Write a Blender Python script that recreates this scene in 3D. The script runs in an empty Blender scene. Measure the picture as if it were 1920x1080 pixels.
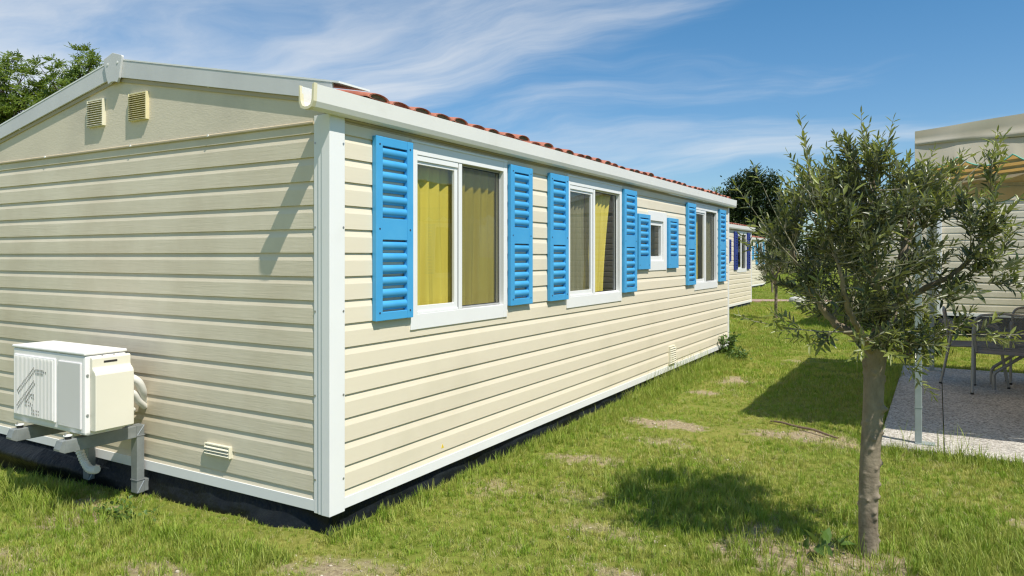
import bpy, bmesh, math, random
import numpy as np
from mathutils import Vector, Matrix, Euler
random.seed(7); rng = np.random.default_rng(7)
R = math.radians
S = bpy.context.scene
COL = S.collection

# ---------------------------------------------------------------- camera, world, sun, exposure
cam = bpy.data.cameras.new('camera'); camo = bpy.data.objects.new('camera', cam); COL.objects.link(camo)
camo.location = (2.751, -2.780, 1.4505); camo.rotation_euler = (R(90), 0, 0.532744)
cam.sensor_width = 36; cam.lens = 36*1354.64/1920; cam.shift_y = -59.23/1920
cam.clip_start = .05; cam.clip_end = 3000
S.camera = camo

SUN = Vector((.61, -.228, 1.0)).normalized()
w = bpy.data.worlds.new('World'); S.world = w; w.use_nodes = True
def build_world():
    nt = w.node_tree; N = nt.nodes; L = nt.links
    N.clear()
    out = N.new('ShaderNodeOutputWorld'); bg = N.new('ShaderNodeBackground')
    sky = N.new('ShaderNodeTexSky'); sky.sky_type = 'NISHITA'; sky.sun_disc = False
    sky.sun_elevation = math.asin(SUN.z); sky.sun_rotation = math.atan2(SUN.x, SUN.y)
    sky.altitude = 0; sky.air_density = 1.0; sky.dust_density = .55; sky.ozone_density = 2.2
    bg.inputs['Strength'].default_value = .105
    tc = N.new('ShaderNodeTexCoord'); sep = N.new('ShaderNodeSeparateXYZ'); L.new(tc.outputs['Generated'], sep.inputs[0])
    zz = N.new('ShaderNodeMath'); zz.operation = 'MAXIMUM'; L.new(sep.outputs['Z'], zz.inputs[0]); zz.inputs[1].default_value = .0
    za = N.new('ShaderNodeMath'); za.operation = 'ADD'; L.new(zz.outputs[0], za.inputs[0]); za.inputs[1].default_value = .16
    dx = N.new('ShaderNodeMath'); dx.operation = 'DIVIDE'; L.new(sep.outputs['X'], dx.inputs[0]); L.new(za.outputs[0], dx.inputs[1])
    dy = N.new('ShaderNodeMath'); dy.operation = 'DIVIDE'; L.new(sep.outputs['Y'], dy.inputs[0]); L.new(za.outputs[0], dy.inputs[1])
    cb = N.new('ShaderNodeCombineXYZ'); L.new(dx.outputs[0], cb.inputs[0]); L.new(dy.outputs[0], cb.inputs[1])
    # streaky cirrus: stretched fractal noise, warped
    wp = N.new('ShaderNodeTexNoise'); wp.inputs['Scale'].default_value = .9; wp.inputs['Detail'].default_value = 3
    L.new(cb.outputs[0], wp.inputs['Vector'])
    wm = N.new('ShaderNodeVectorMath'); wm.operation = 'MULTIPLY_ADD'
    L.new(wp.outputs['Color'], wm.inputs[0]); wm.inputs[1].default_value = (.9, .9, 0); L.new(cb.outputs[0], wm.inputs[2])
    mp = N.new('ShaderNodeMapping'); mp.vector_type = 'TEXTURE'; L.new(wm.outputs[0], mp.inputs['Vector'])
    mp.inputs['Rotation'].default_value = (0, 0, R(CL_ROT)); mp.inputs['Scale'].default_value = (CL_LEN, 1.0, 1)
    mp.inputs['Location'].default_value = (CL_X, CL_Y, 0)
    n1 = N.new('ShaderNodeTexNoise'); n1.inputs['Scale'].default_value = 1.25; n1.inputs['Detail'].default_value = 11
    n1.inputs['Roughness'].default_value = .60; n1.inputs['Distortion'].default_value = .25; L.new(mp.outputs[0], n1.inputs['Vector'])
    n2 = N.new('ShaderNodeTexNoise'); n2.inputs['Scale'].default_value = .55; n2.inputs['Detail'].default_value = 2
    L.new(mp.outputs[0], n2.inputs['Vector'])
    # broad cover: more veil towards one side of the sky (the west), thinning out eastward
    cov = N.new('ShaderNodeVectorMath'); cov.operation = 'DOT_PRODUCT'; L.new(cb.outputs[0], cov.inputs[0]); cov.inputs[1].default_value = (-.065, -.02, 0)
    a1 = N.new('ShaderNodeMath'); a1.operation = 'MULTIPLY_ADD'; L.new(n2.outputs['Fac'], a1.inputs[0]); a1.inputs[1].default_value = .65; L.new(n1.outputs['Fac'], a1.inputs[2])
    a2 = N.new('ShaderNodeMath'); a2.operation = 'ADD'; L.new(a1.outputs[0], a2.inputs[0]); L.new(cov.outputs['Value'], a2.inputs[1])
    mr = N.new('ShaderNodeMapRange'); mr.interpolation_type = 'SMOOTHSTEP'; L.new(a2.outputs[0], mr.inputs['Value'])
    mr.inputs['From Min'].default_value = CL_MIN; mr.inputs['From Max'].default_value = CL_MIN+.40
    mr.inputs['To Max'].default_value = .80
    mix = N.new('ShaderNodeMix'); mix.data_type = 'RGBA'; hz = N.new('ShaderNodeMapRange'); hz.interpolation_type = 'SMOOTHSTEP'; L.new(sep.outputs['Z'], hz.inputs['Value']); hz.inputs['From Min'].default_value = .02; hz.inputs['From Max'].default_value = .20; hz.inputs['To Min'].default_value = .35
    hm = N.new('ShaderNodeMath'); hm.operation = 'MULTIPLY'; L.new(mr.outputs[0], hm.inputs[0]); L.new(hz.outputs[0], hm.inputs[1]); L.new(hm.outputs[0], mix.inputs['Factor'])
    tint = N.new('ShaderNodeMix'); tint.data_type = 'RGBA'; tint.blend_type = 'MULTIPLY'; tint.inputs['Factor'].default_value = 1
    tg = N.new('ShaderNodeValToRGB'); tg.color_ramp.elements[0].position = .0; tg.color_ramp.elements[0].color = (.82, .93, 1.06, 1)
    tg.color_ramp.elements[1].position = .42; tg.color_ramp.elements[1].color = SKY_TINT; L.new(sep.outputs['Z'], tg.inputs[0])
    L.new(sky.outputs[0], tint.inputs['A']); L.new(tg.outputs[0], tint.inputs['B'])
    L.new(tint.outputs['Result'], mix.inputs['A']); mix.inputs['B'].default_value = (7.8, 7.8, 7.7, 1)
    L.new(mix.outputs['Result'], bg.inputs['Color']); L.new(bg.outputs[0], out.inputs['Surface'])
CL_ROT, CL_LEN, CL_X, CL_Y, CL_MIN = 5, 3, 6.5, 14.1, .735
SKY_TINT = (.40, .91, 1.12, 1)
build_world()

sl = bpy.data.lights.new('sun', 'SUN'); sl.energy = 5.0; sl.angle = R(.55); sl.color = (1, .94, .845)
so = bpy.data.objects.new('sun', sl); COL.objects.link(so); so.rotation_euler = SUN.to_track_quat('Z', 'Y').to_euler(); so.location = (8, -6, 14)
S.view_settings.view_transform = 'Standard'; S.view_settings.look = 'None'; S.view_settings.gamma = 1
S.view_settings.use_curve_mapping = False; S.view_settings.exposure = 0.17
S.render.engine = 'CYCLES'
cy = S.cycles
cy.max_bounces = 7; cy.diffuse_bounces = 3; cy.glossy_bounces = 3; cy.transmission_bounces = 4; cy.transparent_max_bounces = 10
cy.filter_width = 1.25; cy.caustics_reflective = False; cy.caustics_refractive = False; cy.sample_clamp_indirect = 6
cy.use_denoising = True
try: cy.denoiser = 'OPENIMAGEDENOISE'; cy.denoising_prefilter = 'ACCURATE'
except Exception: pass

# ---------------------------------------------------------------- materials
def srgb(r, g, b):
    f = lambda c: (c/12.92 if c <= .04045 else ((c+.055)/1.055)**2.4)
    return (f(r/255), f(g/255), f(b/255))
def mat(name, c, rough=.6, var=.0, vscale=6., bump=0., bscale=40., stretch=(1, 1, 1), metal=0., spec=.4, c2=None, c2scale=3., c2lo=.45, c2hi=.7, coat=0., bdist=.004, detail=5):
    m = bpy.data.materials.new(name); m.use_nodes = True
    nt = m.node_tree; N = nt.nodes; L = nt.links
    p = N['Principled BSDF']; p.inputs['Roughness'].default_value = rough; p.inputs['Metallic'].default_value = metal
    p.inputs['Specular IOR Level'].default_value = spec
    p.inputs['Base Color'].default_value = (*c, 1)
    tc = N.new('ShaderNodeTexCoord')
    cur = None
    if c2 is not None:
        n = N.new('ShaderNodeTexNoise'); n.inputs['Scale'].default_value = c2scale; n.inputs['Detail'].default_value = detail; n.inputs['Roughness'].default_value = .62
        L.new(tc.outputs['Object'], n.inputs['Vector'])
        r = N.new('ShaderNodeMapRange'); L.new(n.outputs['Fac'], r.inputs[0]); r.inputs[1].default_value = c2lo; r.inputs[2].default_value = c2hi
        x = N.new('ShaderNodeMix'); x.data_type = 'RGBA'; L.new(r.outputs[0], x.inputs['Factor'])
        x.inputs['A'].default_value = (*c, 1); x.inputs['B'].default_value = (*c2, 1); cur = x.outputs['Result']
    if var:
        n = N.new('ShaderNodeTexNoise'); n.inputs['Scale'].default_value = vscale; n.inputs['Detail'].default_value = 6
        mp = N.new('ShaderNodeMapping'); mp.inputs['Scale'].default_value = stretch
        L.new(tc.outputs['Object'], mp.inputs[0]); L.new(mp.outputs[0], n.inputs['Vector'])
        r = N.new('ShaderNodeMapRange'); L.new(n.outputs['Fac'], r.inputs[0]); r.inputs[1].default_value = .25; r.inputs[2].default_value = .75
        r.inputs[3].default_value = 1-var; r.inputs[4].default_value = 1+var
        x = N.new('ShaderNodeMix'); x.data_type = 'RGBA'; x.blend_type = 'MULTIPLY'; x.inputs['Factor'].default_value = 1
        if cur: L.new(cur, x.inputs['A'])
        else: x.inputs['A'].default_value = (*c, 1)
        L.new(r.outputs[0], x.inputs['B']); cur = x.outputs['Result']
    if cur: L.new(cur, p.inputs['Base Color'])
    if bump:
        n = N.new('ShaderNodeTexNoise'); n.inputs['Scale'].default_value = bscale; n.inputs['Detail'].default_value = 4
        mp = N.new('ShaderNodeMapping'); mp.inputs['Scale'].default_value = stretch
        L.new(tc.outputs['Object'], mp.inputs[0]); L.new(mp.outputs[0], n.inputs['Vector'])
        b = N.new('ShaderNodeBump'); b.inputs['Strength'].default_value = bump; b.inputs['Distance'].default_value = bdist
        L.new(n.outputs['Fac'], b.inputs['Height']); L.new(b.outputs[0], p.inputs['Normal'])
    if coat: p.inputs['Coat Weight'].default_value = coat
    return m
M = {}
CREAM = (.73, .655, .51)
M['board_long'] = mat('siding_cream', CREAM, .5, .05, 3, .35, 120, (1, .05, 1), bdist=.0015, c2=(.645, .58, .44), c2scale=1.3, c2lo=.52, c2hi=.85)
M['board_gable'] = mat('siding_cream_gable', CREAM, .5, .05, 3, .5, 120, (.05, 1, 1), bdist=.0018, c2=(.60, .52, .385), c2scale=1.7, c2lo=.36, c2hi=.75)  # grain and dirt; the extra brown also puts the gable's shaded tone into colour
M['stucco'] = mat('gable_panel_cream', (.71, .63, .495), .7, .05, 2, .35, 110, (.35, 1, 1), bdist=.003, c2=(.56, .50, .40), c2scale=1.8, c2lo=.46, c2hi=.8)
M['white'] = mat('white_pvc', (.80, .80, .79), .35, .02, 3, 0, c2=(.74, .73, .69), c2scale=2.2, c2lo=.55, c2hi=.85)
M['gutter'] = mat('gutter_white', (.76, .745, .70), .4, .03, 1.5, 0, c2=(.66, .64, .57), c2scale=2.5, c2lo=.55, c2hi=.9)
M['gutter_end'] = mat('yellowed_plastic', (.72, .66, .45), .4)
M['barge'] = mat('grey_white_metal', (.62, .62, .62), .45, .04, 6, .1, 60, (1, 1, .1), bdist=.001, c2=(.55, .55, .56), c2scale=1.2)
M['soffit'] = mat('tan_moulding', (.46, .39, .27), .6, .06, 5)
M['vent'] = mat('vent_yellowed', (.70, .63, .38), .5, .05, 8)
M['vent_pale'] = mat('vent_cream', (.72, .68, .52), .5, .05, 8)
M['blue'] = mat('shutter_blue', (.060, .345, .66), .42, .05, 3, .15, 60, bdist=.001, c2=(.078, .37, .66), c2scale=3)
M['navy'] = mat('shutter_navy', (.018, .035, .22), .45, .05, 3)
M['screw'] = mat('dark_screw', (.03, .04, .07), .4)
M['zinc'] = mat('screw_zinc', (.45, .45, .44), .35, metal=.7)
M['tile'] = mat('clay_tile', (.37, .115, .072), .8, .22, 9, .4, 60, c2=(.44, .19, .125), c2scale=6, c2lo=.4, c2hi=.75)
M['mortar'] = mat('mossy_mortar', (.14, .125, .075), .9, .3, 20, .6, 60)
M['tarp'] = mat('black_sheet', (.006, .008, .010), .5, .3, 14, .8, 30, c2=(.012, .016, .018), c2scale=5, bdist=.01, spec=.22)
M['steel'] = mat('galvanised_steel', (.36, .38, .39), .42, .14, 12, .1, 50, (1, .15, 1), metal=.55, c2=(.47, .49, .50), c2scale=7)
M['bracket'] = mat('galvanised_bracket', (.235, .255, .25), .5, .12, 14, .1, 60, metal=.3, c2=(.32, .34, .335), c2scale=6)
M['ac'] = mat('ac_white', (.83, .81, .79), .38, .02, 4, c2=(.77, .75, .71), c2scale=3, c2lo=.55, c2hi=.85)
M['ac_grey'] = mat('ac_panel', (.74, .71, .70), .4, .02, 4)
M['ac_cream'] = mat('ac_cover_cream', (.75, .71, .59), .4, .03, 4)
M['slot'] = mat('dark_slot', (.03, .028, .028), .6); M['emblem'] = mat('grille_mark', (.30, .28, .26), .6)
M['rubber'] = mat('black_rubber', (.02, .02, .02), .6)
M['hose'] = mat('white_hose', (.72, .71, .66), .5)
M['interior'] = mat('room_wall', (.30, .25, .18), .7, .1, 2)
M['slab'] = None
M['fabric_out'] = mat('awning_cream', (.66, .62, .52), .8, .05, 3, .1, 200)
M['trim_green'] = mat('awning_binding', (.12, .36, .28), .7)
M['post_galv'] = mat('post_galvanised', (.33, .37, .36), .5, .10, 9, .05, 80, metal=.2, c2=(.27, .32, .305), c2scale=5)
M['chair'] = mat('grey_tube', (.27, .265, .255), .4, .05, 8, metal=.35)
M['mesh'] = mat('textile_mesh_grey', (.20, .20, .205), .75, .1, 30, .3, 220)
def mesh_cloth():
    m = mat('textile_mesh', (.15, .15, .155), .7, .1, 30); nt = m.node_tree; N = nt.nodes; L = nt.links
    t = N.new('ShaderNodeBsdfTransparent'); x = N.new('ShaderNodeMixShader'); x.inputs[0].default_value = .58
    L.new(t.outputs[0], x.inputs[1]); L.new(N['Principled BSDF'].outputs[0], x.inputs[2]); L.new(x.outputs[0], N['Material Output'].inputs['Surface']); return m
M['sling'] = mesh_cloth()
M['path'] = mat('pink_paving', (.40, .27, .22), .85, .15, 8, .4, 60)
M['stick'] = mat('dead_wood', (.17, .12, .08), .85, .2, 20, .5, 50)
M['stone'] = mat('pale_stone', (.55, .54, .50), .8, .15, 8, .4, 30)

def special_slab():
    m = mat('exposed_aggregate', (.52, .49, .44), .85)
    nt = m.node_tree; N = nt.nodes; L = nt.links; p = N['Principled BSDF']
    tc = N.new('ShaderNodeTexCoord')
    v = N.new('ShaderNodeTexVoronoi'); v.inputs['Scale'].default_value = 75; L.new(tc.outputs['Object'], v.inputs['Vector'])
    cr = N.new('ShaderNodeValToRGB'); cr.color_ramp.elements[0].color = (.21, .195, .17, 1); cr.color_ramp.elements[1].color = (.64, .61, .55, 1)
    e = cr.color_ramp.elements.new(.45); e.color = (.43, .40, .35, 1)
    sp = N.new('ShaderNodeSeparateColor'); L.new(v.outputs['Color'], sp.inputs[0]); L.new(sp.outputs[0], cr.inputs[0])
    n = N.new('ShaderNodeTexNoise'); n.inputs['Scale'].default_value = 2.2; n.inputs['Detail'].default_value = 5; L.new(tc.outputs['Object'], n.inputs['Vector'])
    r = N.new('ShaderNodeMapRange'); L.new(n.outputs[0], r.inputs[0]); r.inputs[1].default_value = .3; r.inputs[2].default_value = .7; r.inputs[3].default_value = .85; r.inputs[4].default_value = 1.12
    x = N.new('ShaderNodeMix'); x.data_type = 'RGBA'; x.blend_type = 'MULTIPLY'; x.inputs['Factor'].default_value = 1
    L.new(cr.outputs[0], x.inputs['A']); L.new(r.outputs[0], x.inputs['B']); L.new(x.outputs['Result'], p.inputs['Base Color'])
    b = N.new('ShaderNodeBump'); b.inputs['Strength'].default_value = .8; b.inputs['Distance'].default_value = .006; b.invert = True
    L.new(v.outputs['Distance'], b.inputs['Height']); L.new(b.outputs[0], p.inputs['Normal'])
    return m
M['slab'] = special_slab()

def cloth_mat(name, c, trans, wt=.5, var=.08):
    m = bpy.data.materials.new(name); m.use_nodes = True; nt = m.node_tree; N = nt.nodes; L = nt.links
    N.remove(N['Principled BSDF']); out = N['Material Output']
    d = N.new('ShaderNodeBsdfDiffuse'); t = N.new('ShaderNodeBsdfTranslucent'); mx = N.new('ShaderNodeMixShader'); mx.inputs[0].default_value = wt
    tc = N.new('ShaderNodeTexCoord'); n = N.new('ShaderNodeTexNoise'); n.inputs['Scale'].default_value = 5; n.inputs['Detail'].default_value = 5
    mp = N.new('ShaderNodeMapping'); mp.inputs['Scale'].default_value = (1, 3, .35); L.new(tc.outputs['Object'], mp.inputs[0]); L.new(mp.outputs[0], n.inputs['Vector'])
    r = N.new('ShaderNodeMapRange'); L.new(n.outputs[0], r.inputs[0]); r.inputs[1].default_value = .3; r.inputs[2].default_value = .7; r.inputs[3].default_value = 1-var; r.inputs[4].default_value = 1+var
    for sh, col in ((d, c), (t, trans)):
        x = N.new('ShaderNodeMix'); x.data_type = 'RGBA'; x.blend_type = 'MULTIPLY'; x.inputs['Factor'].default_value = 1
        x.inputs['A'].default_value = (*col, 1); L.new(r.outputs[0], x.inputs['B']); L.new(x.outputs['Result'], sh.inputs['Color'])
    L.new(d.outputs[0], mx.inputs[1]); L.new(t.outputs[0], mx.inputs[2]); L.new(mx.outputs[0], out.inputs['Surface'])
    return m
M['curtain'] = cloth_mat('curtain_yellow', (.88, .73, .14), (.80, .62, .07), .35)
M['net_curtain'] = cloth_mat('curtain_olive_grey', (.56, .53, .30), (.5, .47, .26), .3)
M['awning_in'] = cloth_mat('awning_fabric', (.62, .56, .44), (.62, .36, .10), .38)
M['valance'] = cloth_mat('awning_valance', (.64, .60, .50), (.55, .33, .10), .3)

def glass_mat():
    m = bpy.data.materials.new('window_glass'); m.use_nodes = True; nt = m.node_tree; N = nt.nodes; L = nt.links
    N.remove(N['Principled BSDF']); out = N['Material Output']
    t = N.new('ShaderNodeBsdfTransparent'); t.inputs[0].default_value = (.96, .975, .965, 1)
    g = N.new('ShaderNodeBsdfGlossy'); g.inputs['Roughness'].default_value = .004; g.inputs['Color'].default_value = (.95, .97, 1, 1)
    ge = N.new('ShaderNodeNewGeometry'); dt = N.new('ShaderNodeVectorMath'); dt.operation = 'DOT_PRODUCT'; L.new(ge.outputs['Incoming'], dt.inputs[0]); L.new(ge.outputs['Normal'], dt.inputs[1])
    def mth(op, a, b_=None):
        q = N.new('ShaderNodeMath'); q.operation = op
        for i_, v_ in enumerate((a, b_)):
            if v_ is None: continue
            if isinstance(v_, (int, float)): q.inputs[i_].default_value = v_
            else: L.new(v_, q.inputs[i_])
        return q.outputs[0]
    sch = mth('POWER', mth('SUBTRACT', 1.0, mth('ABSOLUTE', dt.outputs['Value'])), 5.0)   # Schlick, same from both sides of a thin pane
    k = N.new('ShaderNodeMath'); k.operation = 'MULTIPLY_ADD'; L.new(sch, k.inputs[0]); k.inputs[1].default_value = .92; k.inputs[2].default_value = .085; k.use_clamp = True
    n = N.new('ShaderNodeTexNoise'); n.inputs['Scale'].default_value = 1.6; b = N.new('ShaderNodeBump'); b.inputs['Strength'].default_value = .05; b.inputs['Distance'].default_value = .02
    tc = N.new('ShaderNodeTexCoord'); L.new(tc.outputs['Object'], n.inputs['Vector']); L.new(n.outputs[0], b.inputs['Height']); L.new(b.outputs[0], g.inputs['Normal'])
    x = N.new('ShaderNodeMixShader'); L.new(k.outputs[0], x.inputs[0]); L.new(t.outputs[0], x.inputs[1]); L.new(g.outputs[0], x.inputs[2]); L.new(x.outputs[0], out.inputs['Surface'])
    return m
M['glass'] = glass_mat()
def screen_mat():
    m = bpy.data.materials.new('insect_screen'); m.use_nodes = True; nt = m.node_tree; N = nt.nodes; L = nt.links
    N.remove(N['Principled BSDF']); out = N['Material Output']
    t = N.new('ShaderNodeBsdfTransparent'); d = N.new('ShaderNodeBsdfDiffuse'); d.inputs[0].default_value = (.11, .115, .10, 1)
    x = N.new('ShaderNodeMixShader'); x.inputs[0].default_value = .36; L.new(t.outputs[0], x.inputs[1]); L.new(d.outputs[0], x.inputs[2]); L.new(x.outputs[0], out.inputs['Surface'])
    return m
M['screen'] = screen_mat()

def leaf_mat(name, top, top2, under, rough=.4, trans=.25, tcol=None, use_obj=False, spec=.45):
    m = bpy.data.materials.new(name); m.use_nodes = True; nt = m.node_tree; N = nt.nodes; L = nt.links
    p = N['Principled BSDF']; out = N['Material Output']; p.inputs['Roughness'].default_value = rough; p.inputs['Specular IOR Level'].default_value = spec
    g = N.new('ShaderNodeNewGeometry')
    x = N.new('ShaderNodeMix'); x.data_type = 'RGBA'; x.inputs['A'].default_value = (*top, 1); x.inputs['B'].default_value = (*top2, 1)
    if use_obj:
        o = N.new('ShaderNodeObjectInfo'); L.new(o.outputs['Random'], x.inputs['Factor'])
    else:
        L.new(g.outputs['Random Per Island'], x.inputs['Factor'])
    y = N.new('ShaderNodeMix'); y.data_type = 'RGBA'; L.new(g.outputs['Backfacing'], y.inputs['Factor']); L.new(x.outputs['Result'], y.inputs['A']); y.inputs['B'].default_value = (*under, 1)
    L.new(y.outputs['Result'], p.inputs['Base Color'])
    t = N.new('ShaderNodeBsdfTranslucent'); t.inputs[0].default_value = (*(tcol or tuple(1.6*c for c in top2)), 1)
    mx = N.new('ShaderNodeMixShader'); mx.inputs[0].default_value = trans; L.new(p.outputs[0], mx.inputs[1]); L.new(t.outputs[0], mx.inputs[2]); L.new(mx.outputs[0], out.inputs['Surface'])
    return m
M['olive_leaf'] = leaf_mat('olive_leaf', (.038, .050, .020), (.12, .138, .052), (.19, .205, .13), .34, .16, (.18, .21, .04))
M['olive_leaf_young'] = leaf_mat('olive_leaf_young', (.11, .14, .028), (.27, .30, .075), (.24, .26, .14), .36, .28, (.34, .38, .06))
M['ash_leaf'] = leaf_mat('ash_leaf', (.065, .115, .014), (.17, .24, .032), (.13, .18, .04), .5, .35, (.30, .40, .045))
M['dark_leaf'] = leaf_mat('dark_leaf', (.014, .030, .007), (.045, .072, .016), (.03, .05, .015), .5, .2, (.06, .10, .02))
M['shrub_leaf'] = leaf_mat('shrub_leaf', (.05, .085, .012), (.16, .19, .03), (.1, .13, .03), .4, .3, (.25, .28, .03))
M['weed_leaf'] = leaf_mat('weed_leaf', (.055, .11, .018), (.11, .19, .035), (.1, .15, .05), .5, .25, (.16, .26, .04))

def grass_mat(name, a, b, dry, dryamt, tip=(1.25, 1.15, 1.0)):
    m = bpy.data.materials.new(name); m.use_nodes = True; nt = m.node_tree; N = nt.nodes; L = nt.links
    p = N['Principled BSDF']; out = N['Material Output']; p.inputs['Roughness'].default_value = .5; p.inputs['Specular IOR Level'].default_value = .35
    g = N.new('ShaderNodeNewGeometry'); o = N.new('ShaderNodeObjectInfo')
    n = N.new('ShaderNodeTexNoise'); n.inputs['Scale'].default_value = 1.9; n.inputs['Detail'].default_value = 6; n.inputs['Roughness'].default_value = .72; L.new(g.outputs['Position'], n.inputs['Vector'])
    x = N.new('ShaderNodeMix'); x.data_type = 'RGBA'; x.inputs['A'].default_value = (*a, 1); x.inputs['B'].default_value = (*b, 1); L.new(g.outputs['Random Per Island'], x.inputs['Factor'])
    s = N.new('ShaderNodeMath'); s.operation = 'MULTIPLY_ADD'; L.new(o.outputs['Random'], s.inputs[0]); s.inputs[1].default_value = .45; L.new(n.outputs[0], s.inputs[2])
    r = N.new('ShaderNodeMapRange'); L.new(s.outputs[0], r.inputs[0]); r.inputs[1].default_value = .60; r.inputs[2].default_value = .88; r.inputs[4].default_value = dryamt
    y = N.new('ShaderNodeMix'); y.data_type = 'RGBA'; L.new(r.outputs[0], y.inputs['Factor']); L.new(x.outputs['Result'], y.inputs['A']); y.inputs['B'].default_value = (*dry, 1)
    L.new(y.outputs['Result'], p.inputs['Base Color'])
    t = N.new('ShaderNodeBsdfTranslucent'); L.new(y.outputs['Result'], t.inputs[0])
    mx = N.new('ShaderNodeMixShader'); mx.inputs[0].default_value = .35; L.new(p.outputs[0], mx.inputs[1]); L.new(t.outputs[0], mx.inputs[2]); L.new(mx.outputs[0], out.inputs['Surface'])
    return m
M['grass'] = grass_mat('grass_blade', (.19, .325, .024), (.335, .45, .048), (.53, .47, .14), .72)
M['grass_long'] = grass_mat('grass_blade_lush', (.16, .27, .024), (.29, .39, .045), (.44, .43, .11), .6)
M['straw'] = grass_mat('grass_straw', (.46, .39, .19), (.58, .50, .28), (.55, .48, .24), .8)

def bark_mat():
    m = mat('olive_bark', (.30, .265, .205), .85)
    nt = m.node_tree; N = nt.nodes; L = nt.links; p = N['Principled BSDF']; tc = N.new('ShaderNodeTexCoord')
    n = N.new('ShaderNodeTexNoise'); n.inputs['Scale'].default_value = 9; n.inputs['Detail'].default_value = 8; n.inputs['Roughness'].default_value = .7
    mp = N.new('ShaderNodeMapping'); mp.inputs['Scale'].default_value = (1.4, 1.4, .8); L.new(tc.outputs['Object'], mp.inputs[0]); L.new(mp.outputs[0], n.inputs['Vector'])
    cr = N.new('ShaderNodeValToRGB'); cr.color_ramp.elements[0].position = .26; cr.color_ramp.elements[0].color = (.10, .075, .048, 1); cr.color_ramp.elements[1].position = .70; cr.color_ramp.elements[1].color = (.31, .255, .18, 1)
    e = cr.color_ramp.elements.new(.48); e.color = (.215, .175, .122, 1)
    L.new(n.outputs[0], cr.inputs[0]); L.new(cr.outputs[0], p.inputs['Base Color'])
    n2 = N.new('ShaderNodeTexNoise'); n2.inputs['Scale'].default_value = 45; n2.inputs['Detail'].default_value = 6
    mp2 = N.new('ShaderNodeMapping'); mp2.inputs['Scale'].default_value = (1, 1, 1.2); L.new(tc.outputs['Object'], mp2.inputs[0]); L.new(mp2.outputs[0], n2.inputs['Vector'])
    b = N.new('ShaderNodeBump'); b.inputs['Strength'].default_value = .7; b.inputs['Distance'].default_value = .006; L.new(n2.outputs[0], b.inputs['Height']); L.new(b.outputs[0], p.inputs['Normal'])
    return m
M['bark'] = bark_mat()
M['bark_dark'] = mat('bark_brown', (.10, .075, .05), .9, .3, 8, .6, 30)
M['twig'] = mat('twig_grey', (.26, .24, .17), .8, .15, 20)

# ---------------------------------------------------------------- helpers
class MB:
    def __init__(s): s.v = []; s.f = []; s.mi = []; s.cur = 0
    def quad(s, *p):
        n = len(s.v); s.v += [tuple(q) for q in p]; s.f.append(tuple(range(n, n+len(p)))); s.mi.append(s.cur)
    def box(s, x0, x1, y0, y1, z0, z1):
        n = len(s.v)
        s.v += [(x, y, z) for z in (z0, z1) for (x, y) in ((x0, y0), (x1, y0), (x1, y1), (x0, y1))]
        for f in ((3, 2, 1, 0), (4, 5, 6, 7), (0, 1, 5, 4), (1, 2, 6, 5), (2, 3, 7, 6), (3, 0, 4, 7)):
            s.f.append(tuple(n+i for i in f)); s.mi.append(s.cur)
    def loops(s, rings, cap=True, closed=True):
        n = len(s.v); k = len(rings[0])
        for r in rings: s.v += [tuple(q) for q in r]
        for i in range(len(rings)-1):
            for j in range(k if closed else k-1):
                a = n+i*k+j; b = n+i*k+(j+1) % k
                s.f.append((a, b, b+k, a+k)); s.mi.append(s.cur)
        if cap:
            s.f.append(tuple(n+j for j in reversed(range(k)))); s.mi.append(s.cur)
            s.f.append(tuple(n+(len(rings)-1)*k+j for j in range(k))); s.mi.append(s.cur)
    def prism(s, prof, f0, f1):
        s.loops([[f0(p) for p in prof], [f1(p) for p in prof]])
    def tube(s, pts, rad, k=8, cap=True):
        pts = [Vector(p) for p in pts]; n = len(pts)
        if not hasattr(rad, '__len__'): rad = [rad]*n
        rings = []; up = None
        for i in range(n):
            t = (pts[min(i+1, n-1)]-pts[max(i-1, 0)])
            t = t.normalized() if t.length > 1e-9 else Vector((0, 0, 1))
            if up is None:
                up = Vector((0, 0, 1)) if abs(t.z) < .9 else Vector((1, 0, 0))
            a = t.cross(up)
            if a.length < 1e-6: a = t.orthogonal()
            a.normalize(); b = a.cross(t).normalized(); up = b
            rings.append([pts[i]+(a*math.cos(2*math.pi*j/k)+b*math.sin(2*math.pi*j/k))*rad[i] for j in range(k)])
        s.loops(rings, cap)
    def build(s, name, m, parent=None, bevel=0, smooth=False, loc=None, fixn=True):
        me = bpy.data.meshes.new(name); me.from_pydata(s.v, [], s.f)
        ms = m if isinstance(m, (list, tuple)) else [m]
        for q in ms: me.materials.append(q)
        if len(ms) > 1: me.polygons.foreach_set('material_index', s.mi)
        bm = bmesh.new(); bm.from_mesh(me)
        if fixn: bmesh.ops.recalc_face_normals(bm, faces=bm.faces)
        if bevel:
            bmesh.ops.bevel(bm, geom=[e for e in bm.edges if e.is_manifold and e.calc_face_angle(0) > .6], offset=bevel, segments=2, affect='EDGES', profile=.6)
        bm.to_mesh(me); bm.free()
        if smooth:
            me.polygons.foreach_set('use_smooth', [True]*len(me.polygons))
            try: me.set_sharp_from_angle(angle=R(40))
            except Exception: pass
        o = bpy.data.objects.new(name, me); COL.objects.link(o)
        if parent: o.parent = parent
        if loc: o.location = loc
        return o
def tag(o, label=None, cat=None, group=None, kind=None):
    if label: o['label'] = label
    if cat: o['category'] = cat
    if group: o['group'] = group
    if kind: o['kind'] = kind
    return o
def empty(name, loc, label, cat, group=None, rz=0):
    o = bpy.data.objects.new(name, None); COL.objects.link(o); o.location = loc; o.rotation_euler = (0, 0, rz)
    o.empty_display_size = .1
    return tag(o, label, cat, group)
def copy_tree(o, parent=None):
    c = o.copy(); COL.objects.link(c); c.parent = parent
    for ch in list(o.children): copy_tree(ch, c)
    return c
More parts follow.
